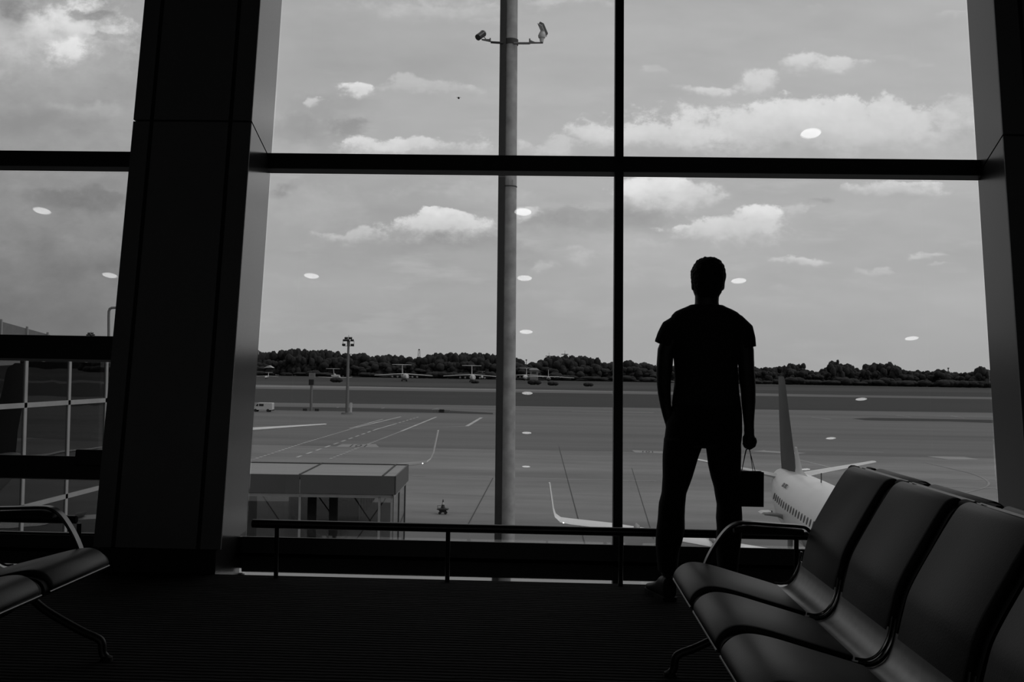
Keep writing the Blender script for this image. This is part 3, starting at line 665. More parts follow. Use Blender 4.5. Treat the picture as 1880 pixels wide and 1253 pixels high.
def ground_text(s, a, b, far, m='seam'):
    """stand number lying on the ground between two picture points"""
    A_, B_ = gnd(*a, .045), gnd(*b, .045); F_ = gnd(*far, .045)
    cu = bpy.data.curves.new('stand_number', 'FONT'); cu.body = s; cu.size = 1; cu.align_x = 'LEFT'
    o = bpy.data.objects.new('stand_number', cu); COL.objects.link(o); cu.materials.append(MATS[m]); o.parent = apron
    w = .56*len(s); ex = (B_-A_)/w; ey = (F_-A_)/.72
    o.matrix_local = Matrix(((ex.x, ey.x, 0, A_.x), (ex.y, ey.y, 0, A_.y), (0, 0, 1, A_.z), (0, 0, 0, 1))); to_mesh(o)
ground_text('101', (636, 820.4), (680, 820.8), (646, 816.2)); ground_text('101', (1176, 831), (1206, 832), (1172, 828))
sm = MB()
line(sm, (905, 878), (858, 966), .08); line(sm, (1026, 820), (1075, 1004), .07); line(sm, (757, 905), (905, 912), .05); line(sm, (943, 905), (1205, 913), .05); line(sm, (1160, 860), (1200, 990), .05); line(sm, (757, 940), (905, 944), .04)
sm.build('slab_joints', 'seam', apron)

# ------------------------------------------------------------------ tall mast with cameras, close outside
mb_ = aty(925, 995, 32); MXB = aty(926, 995, 32).x; MXT = aty(934.5, 0, 32).x
mast = tag(empty('camera_mast', (MXB, 32, GZ)), 'tall grey tapered steel mast close outside, rising past the wide window', 'mast'); om = mast.location
zt = aty(934, -60, 32).z; zb = GZ
def mx(z): t = (z-aty(925, 995, 32).z)/(aty(934, 0, 32).z-aty(925, 995, 32).z); return MXB + (MXT-MXB)*t
def mr_(z): t = (z-aty(925, 995, 32).z)/(aty(934, 0, 32).z-aty(925, 995, 32).z); return .245 + (.200-.245)*t
zs_ = [zb+(zt-zb)*i/14 for i in range(15)]
MB().tube([(mx(z)+.07, 32, z) for z in zs_], [mr_(z) for z in zs_], 28).build('pole_shaft', 'pole_paint', mast, om, True)
MB().loft([[(mx(z)-.235*k-.06, 31.82, z), (mx(z)-.04*k-.04, 31.80, z), (mx(z)-.04*k-.04, 31.98, z), (mx(z)-.235*k-.06, 31.98, z)] for z, k in ((zb+.5, 1.05), (zt, .85))]).build('cable_duct', 'pole_dark', mast, om)
zl = aty(930, 343, 32).z
MB().tube([(mx(z)+.07, 32, z) for z in (zl-.02, zl+.01)], [mr_(zl)+.012]*2, 28).build('collar', 'pole_dark', mast, om, True)
cu = bpy.data.curves.new('mast_number', 'FONT'); cu.body = '11'; cu.size = .22; cu.extrude = .002; cu.materials.append(MATS['plate_text'])
to = bpy.data.objects.new('mast_number', cu); COL.objects.link(to); to.parent = mast; to.location = Vector((mx(zl), 32-mr_(zl)-.006, zl+.03))-om; to.rotation_euler = (radians(90), 0, 0); bpy.context.view_layer.update(); to_mesh(to)
za = aty(930, 77, 32).z
MB().tube([(mx(za)+.07, 32, za-.10), (mx(za)+.07, 32, za+.06)], mr_(za)+.025, 28).build('arm_clamp', 'pole_dark', mast, om, True)
def M32(x, y): return aty(x, y, 31.8)
MB().tube([M32(924, 79), M32(901, 77.5)], .035, 10).build('camera_arm', 'pole_dark', mast, om, True)
MB().tube([M32(943, 79.5), M32(972, 79.5)], .035, 10).build('camera_arm', 'post_grey', mast, om, True)
# left cctv camera
cl = tag(empty('security_camera', M32(899, 74)), 'tube shaped security camera on the left arm of the mast, pointing down left', 'camera', 'security cameras on the mast'); oc = cl.location
br_ = MB().tube([M32(900, 77), M32(900, 70)], .02, 8); br_.prism([M32(900, 76), M32(900, 71.5), M32(884, 71.5), M32(884, 72.5)], (0, .08, 0)); br_.tube([M32(892, 71.5), M32(888, 67.5)], .014, 6); br_.build('bracket', 'post_grey', cl, oc, True)
MB().tube([M32(877.6, 70.8)+Vector((0, -.1, 0)), M32(886.9, 59.5)+Vector((0, .1, 0))], [.098, .098], 18).build('camera_body', 'camera_dark', cl, oc, True)
MB().tube([M32(886.5, 60)+Vector((0, .09, 0)), M32(887.7, 58.4)+Vector((0, .12, 0))], [.108, .095], 18).build('sun_hood', 'camera_white', cl, oc, True)
# right cctv camera
cr_ = tag(empty('security_camera', M32(994, 77)), 'pan and tilt security camera with upright housing on the right arm of the mast', 'camera', 'security cameras on the mast'); oc = cr_.location
br_ = MB().tube([M32(972.5, 81), M32(972.5, 71)], .022, 8); br_.prism([M32(972.5, 79), M32(972.5, 73), M32(982, 77), M32(997, 77.3), M32(997, 78.6)], (0, .08, 0)); br_.build('bracket', 'post_grey', cr_, oc, True)
MB().tube([M32(994.6, 77.5), M32(994.6, 75), M32(994.8, 70.5), M32(994.8, 69.5), M32(994.8, 66), M32(995.2, 62.5), M32(996, 58), M32(996, 56.3)], [.05, .06, .075, .105, .12, .10, .075, .06], 16).build('pan_head', 'camera_white', cr_, oc, True)
a_, b_ = M32(1001.5, 60)+Vector((0, .12, 0)), M32(993.5, 46)+Vector((0, -.14, 0)); d_ = (b_-a_)/2; sx_ = Vector((1, 0, -.5)).normalized()*.07; uy_ = d_.cross(sx_).normalized()*.07
MB().obox((a_+b_)/2, d_, sx_, uy_).build('camera_housing', 'camera_dark', cr_, oc, bevel=.02)
MB().obox((a_+b_)/2-uy_*1.15+d_*.05, d_*1.1, sx_*1.1, uy_*.12).build('sun_hood', 'camera_white', cr_, oc)

# ------------------------------------------------------------------ flat-roofed glazed hall on the apron
HZ = 1.15-4.6
Fr = atz(727, 875, HZ); Br = atz(757, 853, HZ); Fl = atz(455, 870.5, HZ)
ax = (Fl-Fr).normalized(); ay = (Br-Fr); dep = ay.length; ay = ay.normalized()
ay = (ay - ax*ay.dot(ax)).normalized() if abs(ay.dot(ax)) < .25 else ay
hall = tag(empty('glazed_hall', (Fr.x, Fr.y, GZ)), 'flat roofed glass walled hall standing on the apron below the window, left of the mast', 'building'); oh = hall.location
LNG = 16.0
def hp(a, b, z): p = Fr + ax*a + ay*b; return Vector((p.x, p.y, z))
FH = .80
def hbox(mb, a0, a1, b0, b1, z0, z1): return mb.hexa([hp(a1, b0, z0), hp(a0, b0, z0), hp(a0, b1, z0), hp(a1, b1, z0), hp(a1, b0, z1), hp(a0, b0, z1), hp(a0, b1, z1), hp(a1, b1, z1)])
rf = hbox(MB(), .05, LNG, .05, dep-.05, HZ-.12, HZ-.02).build('roof', 'roof_sheet', hall, oh)
g_ = MB()
for a in (.55, 4.15, 7.9, 11.6): hbox(g_, a, a+.07, .1, dep-.1, HZ-.03, HZ+.02)
hbox(g_, 0, LNG, dep*.93, dep*.93+.08, HZ-.03, HZ+.02)
g_.build('roof_gutter', 'inner_dark', rf, oh)
fa = MB()
hbox(fa, 0, 4.13, 0, .06, HZ-FH, HZ); hbox(fa, 4.17, 11.58, 0, .06, HZ-FH, HZ); hbox(fa, 11.62, LNG, 0, .06, HZ-FH, HZ)
hbox(fa, 0, .06, 0, dep, HZ-FH, HZ); hbox(fa, 0, LNG, dep-.06, dep, HZ-FH, HZ)
fa.build('fascia', 'fascia', hall, oh)
fr = MB()
hbox(fr, .1, LNG, .1, .22, HZ-FH-.17, HZ-FH-.03); hbox(fr, .1, .22, .1, dep-.1, HZ-FH-.17, HZ-FH-.03)
fr.build('head_frame', 'alu_frame', hall, oh)
for a in (.12, .66, 4.10, 7.9, 11.6, LNG-.1): hbox(MB(), a, a+.10, .1, .24, GZ, HZ-FH-.1).build('post', 'alu_frame', hall, oh)
for b in (.12, dep*.45, dep-.35): hbox(MB(), .1, .2, b, b+.16, GZ, HZ-FH-.1).build('side_post', 'inner_dark', hall, oh)
for a0, a1 in ((.22, .66), (.76, 4.10), (4.20, 7.9), (8.0, 11.6), (11.7, LNG-.1)): hbox(MB(), a0, a1, .14, .17, GZ, HZ-FH-.1).build('glass_panel', 'hall_glass', hall, oh)
hbox(MB(), .13, .16, .2, dep-.2, GZ, HZ-FH-.1).build('glass_panel', 'hall_glass', hall, oh)
for a in (3.65, 2.7, 6.3): hbox(MB(), a, a+.33, 1.0, 1.4, GZ, HZ-FH).build('inner_column', 'inner_dark', hall, oh)
hbox(MB(), .25, LNG, .25, dep-.25, GZ, GZ+.05).build('hall_floor', 'hall_floor', hall, oh)
brc = MB()
for a0, a1 in ((3.7, 3.0), (2.1, .9), (.5, 1.9), (6.2, 5.2)):
    brc.tube([hp(a0, 1.6, HZ-FH-.2), hp(a1, 1.6, HZ-FH-1.6*abs(a0-a1))], .03, 8)
brc.build('brace', 'inner_dark', hall, oh)
hbox(MB(), .2, LNG, dep-.2, dep-.17, GZ, HZ-FH).build('glass_panel', 'hall_glass', hall, oh)

# ------------------------------------------------------------------ glass walkway left, running away from the facade
WX = -9.5
walk = tag(empty('glazed_walkway', (WX, 24, GZ)), 'glass sided walkway with pale mullions seen through the left window', 'walkway'); ow = walk.location
def wx(x, y): return atx(x, y, WX)
ymul = [wx(x, 700).y for x in (47, 127, 195)]
stp = (ymul[2]-ymul[0])/2
ms = [ymul[0]+stp*k for k in range(-5, 8)]
zr = lambda Y: wx(0, 748).z + (wx(190, 735).z-wx(0, 748).z)*(Y-wx(0, 748).y)/(wx(190, 735).y-wx(0, 748).y)
z1_ = zr(20); z2_ = wx(100, 917).z; ztop = z1_+1.1
for Y in ms: MB().box(WX-.03, WX+.02, Y-.05, Y+.05, GZ+2, ztop).build('mullion', 'alu_frame', walk, ow)
for z in (z1_, z2_, z2_-2.2, ztop): MB().box(WX-.03, WX+.02, ms[0], ms[-1], z-.045, z+.045).build('transom', 'alu_frame', walk, ow)
for a, b in zip(ms[:-1], ms[1:]):
    MB().box(WX-.02, WX, a+.035, b-.035, GZ+2, ztop-.05).build('glass_panel', 'dark_glass', walk, ow)
MB().box(WX-4, WX-3.9, ms[0], ms[-1], GZ+2, ztop).build('far_side', 'inner_dark', walk, ow)
MB().box(WX-3.9, WX-.1, ms[0], ms[-1], GZ+1.8, GZ+2).build('walkway_floor', 'inner_dark', walk, ow)
MB().box(WX-3.9, WX-.1, ms[0], ms[-1], z1_-2.4, z1_-2.3).build('walkway_floor', 'inner_dark', walk, ow)
# sloping canopy roof above it
p0, p1 = atx(0, 590, WX-1.5), atx(92, 615.5, WX-1.5)
sl = (p1.z-p0.z)/(p1.y-p0.y)
ya, yb = p0.y-4, p1.y+3
MB().hexa([(WX-4.2, ya, ztop+.05), (WX-1.5, ya, ztop+.05), (WX-1.5, p1.y+1, ztop+.05), (WX-4.2, p1.y+1, ztop+.05), (WX-4.2, ya, p0.z+sl*(ya-p0.y)), (WX-1.5, ya, p0.z+sl*(ya-p0.y)), (WX-1.5, p1.y+1, max(ztop+.1, p1.z+sl)), (WX-4.2, p1.y+1, max(ztop+.1, p1.z+sl))]).build('canopy_roof', 'walk_roof', walk, ow)
for xx in (2, 50, 88):
    q = atx(xx, 600, WX-1.48); MB().box(WX-1.50, WX-1.46, q.y-.02, q.y+.02, ztop, p0.z+sl*(q.y-p0.y)+.04).build('roof_rib', 'alu_frame', walk, ow)
for xx in (2, 50, 88): pass
MB().box(WX-4.2, WX+.05, ms[0], ms[-1], ztop+.0, ztop+.06).build('flat_roof', 'walk_roof', walk, ow)
# bent vent pipe
pY = 26
pp = [Vector((aty(200.5, 640, pY).x, pY, GZ))] + [Vector(aty(x, y, pY)) for x, y in ((199.5, 615), (199.5, 585), (199.8, 572), (201.5, 567.5), (205, 565.6), (212, 565.3), (224, 565.5))]
pp += [Vector(aty(x, y, pY)) for x, y in ((228, 567), (230, 572), (230, 640))] + [Vector((aty(230, 640, pY).x, pY, GZ))]
tag(MB().tube(pp, .032, 10).build('bent_pipe', 'post_grey', None, (pp[0].x, pY, GZ), True), 'thin pale pipe bent over at the top beside the left column', 'pipe')

# ------------------------------------------------------------------ airliners at the stands
def airliner(name, loc, rz, label, grp, sc=1., reg=None, tip=5.5, wt=0.):
    """local: x to the right, y to the tail, fuselage 36 m"""
    root = tag(empty(name, loc, rz), label, 'airplane', grp); R_ = 1.72; zc = 3.55
    root.scale = (sc, sc, sc)
    st = [(-18.6, .05, -.5), (-18.2, .45, -.45), (-17.2, .95, -.3), (-15.5, 1.45, -.1), (-13, R_, 0), (0, R_, 0), (8, R_, 0), (11, 1.60, .10), (13.5, 1.30, .34), (15.5, .95, .62), (17.3, .58, .88), (18.3, .32, .98)]
    fu = MB().loft([[(cos(2*pi*j/40)*r*.97, y, zc+dz+sin(2*pi*j/40)*r) for j in range(40)] for y, r, dz in st]).build('fuselage', 'plane_white', root, smooth_=True)
    MB().tube([(0, 18.25, zc+.98), (0, 18.75, zc+1.0)], [.26, .20], 14).build('exhaust', 'plane_dark', fu, smooth_=True)
    for k in range(36):
        y = 11.2-k*.66
        if abs(y) > 15 : continue
        for sx in ((-1,) if sc > 1.1 else (-1, 1)):
            a = radians(13); r = R_ if y < 8 else R_-(y-8)*.035
            c = Vector((sx*cos(a)*r*.972, y, zc+sin(a)*r+ (0 if y < 8 else (y-8)*.03))); nx = Vector((sx*cos(a), 0, sin(a))); up_ = Vector((-sx*sin(a), 0, cos(a)))
            MB().loft([[c+nx*e+Vector((0, 1, 0))*(cos(2*pi*j/12)*.13)+up_*(sin(2*pi*j/12)*.18) for j in range(12)] for e in (-.02, .012)]).build('cabin_window', 'plane_dark', fu)
    MB().loft([[(sx_ * .97*cos(t)*(R_ if 1 else 0), y, zc-.25+sin(t)*R_*.9) for t in [pi+pi*j/18 for j in range(19)] for sx_ in (1,)] for y in (-4.5, 3.5)], True).build('belly_fairing', 'plane_grey', fu, smooth_=True)
    # wings
    def wing(sx):
        w = MB(); secs = []
        for x, yle, yte, z, t in ((0, -4.0, 1.8, 2.3, .75), (1.8, -2.5, 2.4, 2.35, .60), (4.6, .9, 4.0, 2.52, .36), (6.1, 2.1, 4.9, 2.62, .30), (7.6, 3.15, 5.6, 2.70, .26), (8.6, 3.8, 6.2, 2.76, .23), (10.5, 4.8, 7.1, 2.88, .19), (12.6, 5.3, 7.45, 3.0, .13), (13.15, 5.6, 7.5, 3.05, .10)):
            ch = yte-yle; z += wt*x/13
            secs.append([(sx*x, yle+ch*c, z+t*h_) for c, h_ in ((0, 0), (.08, .30), (.3, .5), (.65, .33), (1, .02), (.65, -.22), (.3, -.40), (.08, -.24))])
        return w.loft(secs)
    for sx in (-1, 1):
        wg = wing(sx).build('wing', 'plane_grey' if sc > 1.1 else 'plane_white', root, smooth_=True, ang=50)
        MB().loft([[(sx*x, y+ch*c, z+h_*.06) for c, h_ in ((0, 0), (.4, 1), (1, 0), (.4, -1))] if 0 else [(sx*(x+h_*.05), y+ch*c, z) for c, h_ in ((0, 0), (.4, 1), (1, 0), (.4, -1))] for x, y, ch, z in ((13.1, 5.65, 1.8, 3.03+wt), (13.4, 5.9, 1.5, 3.25+wt), (13.52, 6.2, 1.2, 3.6+wt), (13.75, 7.0, .6, 4.85+wt))]).build('winglet', 'plane_white', wg, smooth_=True)
        MB().ball((sx*12.95, 5.45, 3.05+wt), (.03, .03, .03)).build('navigation_light', 'nav_light', wg)
        for x, y in ((5.8, 3.2), (9.3, 4.9)):
            MB().tube([(sx*x, y-1.2, 2.5+x*.06), (sx*x, y, 2.45+x*.06), (sx*x, y+.9, 2.5+x*.06)], [.05, .16, .04], 10).build('flap_fairing', 'plane_grey', wg, smooth_=True)
        en = MB().tube([(sx*4.4, y, 1.55) for y in (-5.0, -4.8, -4.0, -2.6, -1.4)], [.78, .86, .90, .76, .52], 26, cap=False).build('engine', 'plane_white', root, smooth_=True)
        MB().tube([(sx*4.4, -4.7, 1.55), (sx*4.4, -1.5, 1.55)], [.74, .34], 20).build('fan', 'plane_dark', en, smooth_=True)
        MB().hexa([(sx*4.3, -4.2, 2.2), (sx*4.5, -4.2, 2.2), (sx*4.5, -1.4, 2.1), (sx*4.3, -1.4, 2.1), (sx*4.3, -2.4, 2.7), (sx*4.5, -2.4, 2.7), (sx*4.5, -.4, 2.75), (sx*4.3, -.4, 2.75)]).build('pylon', 'plane_white', en)
        s = MB().loft([[(sx*x, y+ch*c, z+h_*t) for c, h_ in ((0, 0), (.3, 1), (1, 0), (.3, -1))] for x, y, ch, z, t in ((.3, 14.5, 2.6, 4.62+(tip-4.62)*.3/5.7, .16), (2.6, 15.9, 1.9, 4.62+(tip-4.62)*2.6/5.7, .10), (5.7, 17.6, 1.0, tip, .05))]).build('tailplane', 'plane_white', root, smooth_=True, ang=60)
    fn = MB().loft([[(h_*t, y+ch*c, z) for c, h_ in ((0, 0), (.3, 1), (1, 0), (.3, -1))] for y, ch, z, t in ((12.2, 5.1, 4.7, .20), (13.3, 4.5, 5.9, .16), (15.0, 3.4, 8.2, .11), (16.5, 2.25, 10.3, .07), (16.95, 1.75, 10.6, .03))]).build('fin', 'plane_fin', root, smooth_=True, ang=60)
    MB().loft([[(h_*t, y+ch*c, z) for c, h_ in ((0, 0), (.5, 1), (1, 0), (.5, -1))] for y, ch, z, t in ((8.6, 5, 5.1, .14), (11.2, 2, 5.45, .10), (12.7, .7, 6.6, .05))]).build('dorsal_fin', 'plane_white', fn, smooth_=True)
    MB().box(-.02, .02, 6.5, 6.6, 5.2, 5.75).build('antenna', 'plane_dark', fu); MB().box(-.02, .02, 1.2, 1.3, 5.2, 5.65).build('antenna', 'plane_dark', fu)
    for x, y in ((0, -14), (-2.2, 0), (2.2, 0)):
        g = MB().tube([(x, y, .5), (x, y, 2.4)], .12, 10).build('landing_gear', 'plane_grey', root)
        for dx in (-.3, .3): MB().tube([(x+dx-.14, y, .5), (x+dx+.14, y, .5)], .5, 18).build('wheel', 'tyre', g)
    if reg:
        for sx in (-1,):
            cu = bpy.data.curves.new('registration', 'FONT'); cu.body = reg; cu.size = .36; cu.extrude = .01; cu.materials.append(MATS['plane_dark'])
            t = bpy.data.objects.new('registration', cu); COL.objects.link(t); t.parent = fu
            a = radians(38); t.location = (sx*cos(a)*R_*.975, 10.2, zc+sin(a)*R_+.06)
            # text reads along the side from tail to nose
            ex = Vector((0, -1, 0)); nz = Vector((sx*cos(a), 0, sin(a))); ey = nz.cross(ex)
            t.matrix_local = Matrix(((ex.x, ey.x, nz.x, t.location.x), (ex.y, ey.y, nz.y, t.location.y), (ex.z, ey.z, nz.z, t.location.z), (0, 0, 0, 1))); to_mesh(t)
        # curved white hatch opened under the side
    return root
GA = 'airliners parked nose in at the terminal'
# right: tail towards the field, nose towards the terminal
d1 = atan2(-.038, 1.)
airliner('airliner', (13.6, 47.0, GZ), d1, 'white airliner behind the right bench, tail fin raised against the grass', GA, 1., 'UR-PSC')
airliner('airliner', (-23.55, 64.2, GZ), .077, 'airliner left of the mast, mostly hidden by the column, only wing tips showing', GA, 1.2, None, 5.0, .45)

# ------------------------------------------------------------------ parked far transports (T-tails, high wings)
def transport(name, loc, rz, label, sc=1., kind='heavy'):
    root = tag(empty(name, loc, rz), label, 'airplane', 'old transport aircraft parked beyond the runway'); root.scale = (sc, sc, sc)
    R_ = 2.4; zc = 4.0
    st = [(-21, .6, -.9), (-20.2, 1.4, -.7), (-18.5, 2.0, -.3), (-15, R_, 0), (2, R_, 0), (8, 2.1, .3), (14, 1.3, 1.0), (19, .6, 1.7), (21, .2, 1.9)]
    b = MB().loft([[(cos(2*pi*j/24)*r, y, zc+dz+sin(2*pi*j/24)*r) for j in range(24)] for y, r, dz in st]).build('fuselage', 'far_white', root, smooth_=True)
    MB().hexa([(-1.7, -20.1, 3.9), (1.7, -20.1, 3.9), (1.6, -18.0, 4.4), (-1.6, -18.0, 4.4), (-1.2, -19.4, 5.0), (1.2, -19.4, 5.0), (1.1, -18.0, 5.6), (-1.1, -18.0, 5.6)]).build('cockpit_glass', 'plane_dark', b)
    MB().loft([[(cos(t)*1.9*(1 if abs(y) < 8 else .6), y, 2.0+sin(t)*1.2) for t in [2*pi*j/16 for j in range(16)]] for y in (-9, -7, 5, 8)]).build('gear_fairing', 'far_grey', b, smooth_=True)
    for sx in (-1, 1):
        w = MB().loft([[(sx*x, y+ch*c, z+t*h_) for c, h_ in ((0, 0), (.3, 1), (1, 0), (.3, -.7))] for x, y, ch, z, t in ((0, -6.5, 8, 6.3, .55), (9, -2.5, 5.2, 5.9, .40), (25, 4.5, 2.6, 4.75, .30))]).build('wing', 'far_white', root, smooth_=True)
        if kind == 'heavy':
            for x, y in ((6.3, -7), (10.6, -5)):
                MB().tube([(sx*x, y, 3.9), (sx*x, y+.5, 3.9), (sx*x, y+3.5, 4.0), (sx*x, y+5.5, 4.1)], [.75, .85, .75, .45], 14).build('engine', 'far_grey', w, smooth_=True)
        MB().loft([[(sx*x, y+ch*c, 14.3+t*h_) for c, h_ in ((0, 0), (.3, 1), (1, 0), (.3, -1))] for x, y, ch, t in ((0, 17.5, 5, .32), (8.6, 20.5, 2.6, .22))]).build('tailplane', 'far_white', root)
    MB().loft([[(h_*t, y+ch*c, z) for c, h_ in ((0, 0), (.3, 1), (1, 0), (.3, -1))] for y, ch, z, t in ((11, 8.5, 5.0, .5), (16.5, 6, 14.4, .35))]).build('fin', 'far_white', root)
    for x, y in ((0, -16), (-2, -1), (2, -1)): MB().tube([(x-.5, y, .65), (x+.5, y, .65)], .65, 14).build('wheel', 'tyre', root)
    return root
def far(x, Y): p = aty(x, 700, Y); return (p.x, Y, GZ)
transport('transport_plane', far(742, 985), radians(14), 'white four engined T-tail transport, nearest one left of the mast, nose turned right', 1.10)
transport('transport_plane', far(867, 1010), radians(6), 'white four engined T-tail transport parked just left of the mast', 1.12)
transport('transport_plane', far(965, 1330), radians(-2), 'white T-tail transport seen head on just right of the mast', 1.10)
transport('transport_plane', far(885, 1400), radians(3), 'small distant T-tail transport peeping over the one left of the mast', .74)
transport('transport_plane', far(490, 1000), radians(4), 'small white T-tail plane beside the left column', .42, 'light')
transport('transport_plane', far(1228, 1300), radians(4), 'small white plane far off beside the standing man', .35, 'light')
# trijet with engine at the tail root, turned right
tj = tag(empty('trijet_airplane', far(617, 960), radians(22)), 'white T-tail jet with rear engines parked behind the floodlight mast', 'airplane', 'old transport aircraft parked beyond the runway'); tj.scale = (.92,)*3
R_ = 1.9
MB().loft([[(cos(2*pi*j/20)*r, y, 3.6+dz+sin(2*pi*j/20)*r) for j in range(20)] for y, r, dz in ((-18, .3, -.4), (-17, 1.1, -.2), (-14, R_, 0), (6, R_, 0), (11, 1.4, .4), (15, .7, .9), (17, .3, 1.1))]).build('fuselage', 'far_white', tj, smooth_=True)
for sx in (-1, 1):
    MB().loft([[(sx*x, y+ch*c, z+t*h_) for c, h_ in ((0, 0), (.3, 1), (1, 0), (.3, -1))] for x, y, ch, z, t in ((0, -4, 7, 2.4, .4), (17, 4, 2.2, 3.2, .15))]).build('wing', 'far_white', tj)
    MB().tube([(sx*2.8, y, 4.4) for y in (6, 6.4, 9, 11)], [.7, .8, .8, .5], 14).build('engine', 'far_white', tj, smooth_=True)
    MB().loft([[(sx*x, y+ch*c, 11.6+t*h_) for c, h_ in ((0, 0), (.3, 1), (1, 0), (.3, -1))] for x, y, ch, t in ((0, 15, 4, .25), (7.2, 17.4, 1.8, .15))]).build('tailplane', 'far_white', tj)
MB().loft([[(h_*t, y+ch*c, z) for c, h_ in ((0, 0), (.3, 1), (1, 0), (.3, -1))] for y, ch, z, t in ((8, 7, 5.0, .35), (14.3, 4.6, 11.7, .25))]).build('fin', 'far_white', tj)
MB().tube([(0, y, 6.0) for y in (6.5, 7, 10, 12)], [.7, .85, .8, .5], 14).build('engine', 'far_white', tj, smooth_=True)
MB().box(-1.3, 1.3, -17.0, -15.4, 4.0, 4.8).build('cockpit_glass', 'plane_dark', tj)
# straight-winged propliner without T-tail
pr = tag(empty('propeller_airplane', far(1007, 1120), radians(1)), 'dark nosed high wing propeller plane with long straight wings, right of the mast', 'airplane', 'old transport aircraft parked beyond the runway'); pr.scale = (1.12,)*3
MB().loft([[(cos(2*pi*j/20)*r, y, 3.2+dz+sin(2*pi*j/20)*r) for j in range(20)] for y, r, dz in ((-15, .5, -.3), (-14, 1.5, 0), (-10, 2.1, 0), (4, 2.1, 0), (12, 1, .9), (16, .4, 1.4))]).build('fuselage', 'plane_dark', pr, smooth_=True)
for sx in (-1, 1):
    w = MB().loft([[(sx*x, y+ch*c, z+t*h_) for c, h_ in ((0, 0), (.3, 1), (1, 0), (.3, -1))] for x, y, ch, z, t in ((0, -4, 5, 5.3, .5), (8, -3.6, 4.6, 5.35, .4), (24.5, -2, 2.2, 4.6, .3))]).build('wing', 'far_white', pr)
    for x in (5.5, 11): MB().tube([(sx*x, y, 4.9) for y in (-7.5, -6.5, -3, 0)], [.3, .7, .7, .3], 12).build('engine', 'plane_grey', w, smooth_=True)
    MB().loft([[(sx*x, y+ch*c, 5.2+t*h_) for c, h_ in ((0, 0), (.3, 1), (1, 0), (.3, -1))] for x, y, ch, t in ((0, 12.5, 3.6, .2), (6.5, 14, 2, .12))]).build('tailplane', 'far_white', pr)
MB().loft([[(h_*t, y+ch*c, z) for c, h_ in ((0, 0), (.3, 1), (1, 0), (.3, -1))] for y, ch, z, t in ((9, 7, 4.6, .35), (13.6, 3.0, 12.3, .2))]).build('fin', 'far_white', pr)

# ------------------------------------------------------------------ airfield furniture
def floodmast(base, top_z, sc, label):
    o = Vector(base); root = tag(empty('floodlight_mast', o), label, 'mast'); H = top_z-o.z; s = sc
    MB().tube([(o.x, o.y, o.z), (o.x, o.y, o.z+H*.5), (o.x, o.y, top_z)], [.42*s, .34*s, .24*s], 14).build('pole_shaft', 'post_grey', root, o, True)
    MB().tube([(o.x, o.y, o.z), (o.x, o.y, o.z+.4*s)], [1.5*s, 1.2*s], 16).build('concrete_base', 'concrete', root, o)
    f = MB()
    for z in (-.1, -1.25): f.box(o.x-1.3*s, o.x+1.3*s, o.y-.05, o.y+.05, top_z+z*s-.05, top_z+z*s+.05)
    for x in (-1.3, -.3, .3, 1.3): f.box(o.x+x*s-.04, o.x+x*s+.04, o.y-.05, o.y+.05, top_z-1.3*s, top_z)
    f.box(o.x-.65*s, o.x+.65*s, o.y-.05, o.y+.05, top_z+.72*s, top_z+.8*s); f.box(o.x-.04, o.x+.04, o.y-.04, o.y+.04, top_z, top_z+1.3*s)
    f.build('lamp_frame', 'pole_dark', root, o)
    for x, z in ((-1.05, -.95), (.95, -.95), (-.9, .1), (.9, .1), (-.5, .62), (.5, .62), (-.1, .1)):
        MB().obox((o.x+x*s, o.y-.3*s, top_z+z*s), (.36*s, 0, 0), (0, .25*s, .1*s), (0, -.1*s, .16*s)).build('floodlight', 'pole_dark', root, o)
    MB().box(o.x-.9*s, o.x+.9*s, o.y-.1, o.y+.1, top_z-3.2*s, top_z-3.1*s).build('lower_crossbar', 'pole_dark', root, o)
    return root
b0 = gnd(637, 761); zt_ = aty(638.5, 626, b0.y).z
floodmast(b0, zt_, 1.0, 'tall apron floodlight mast with a rack of lamps, left of the camera mast')
b1 = gnd(168, 700); b1 = Vector((aty(166, 650, 420).x, 420, GZ)); floodmast(b1, aty(166, 616, 420).z, 1.3, 'distant floodlight mast whose lamps peep over the left window bar')
cb = gnd(644, 759)
tag(MB().box(cb.x-.22, cb.x+.22, cb.y-.3, cb.y+.3, GZ, GZ+2.5).build('control_cabinet', 'van_white', None, (cb.x, cb.y, GZ)), 'narrow white cabinet beside the floodlight mast foot', 'cabinet')
sb = gnd(571, 755)
sg = tag(empty('stand_sign', sb), 'stand sign on a thick post with a pale board over a dark screen', 'sign')
MB().tube([(sb.x, sb.y, GZ), (sb.x, sb.y, aty(573, 700, sb.y).z)], .33, 14).build('post', 'post_grey', sg, sb, True)
a, b = aty(567.5, 685, sb.y), aty(578.5, 694, sb.y); MB().box(a.x, b.x, sb.y-.2, sb.y+.2, b.z, a.z).build('sign_board', 'sign_face', sg, sb)
MB().box(a.x+.4, b.x-.4, sb.y-.23, sb.y-.2, b.z+.55, a.z-.35).build('board_mark', 'post_grey', sg, sb)
a, b = aty(567.5, 697, sb.y), aty(576, 707.5, sb.y); MB().box(a.x, b.x, sb.y-.35, sb.y+.35, b.z, a.z).build('screen_box', 'sign_dark', sg, sb)
for x in (-1.5, 1.5): MB().box(sb.x+x-.5, sb.x+x+.5, sb.y-.3, sb.y+.3, GZ, GZ+.6).build('guard_block', 'cone', sg, sb)
bb = gnd(811, 758)
br2 = tag(empty('striped_barrier', bb), 'low black and pale barrier on the grass edge left of the camera mast', 'barrier')
MB().box(bb.x-.6, bb.x+.6, bb.y-.3, bb.y+.3, GZ, GZ+.8).build('block', 'sign_dark', br2, bb)
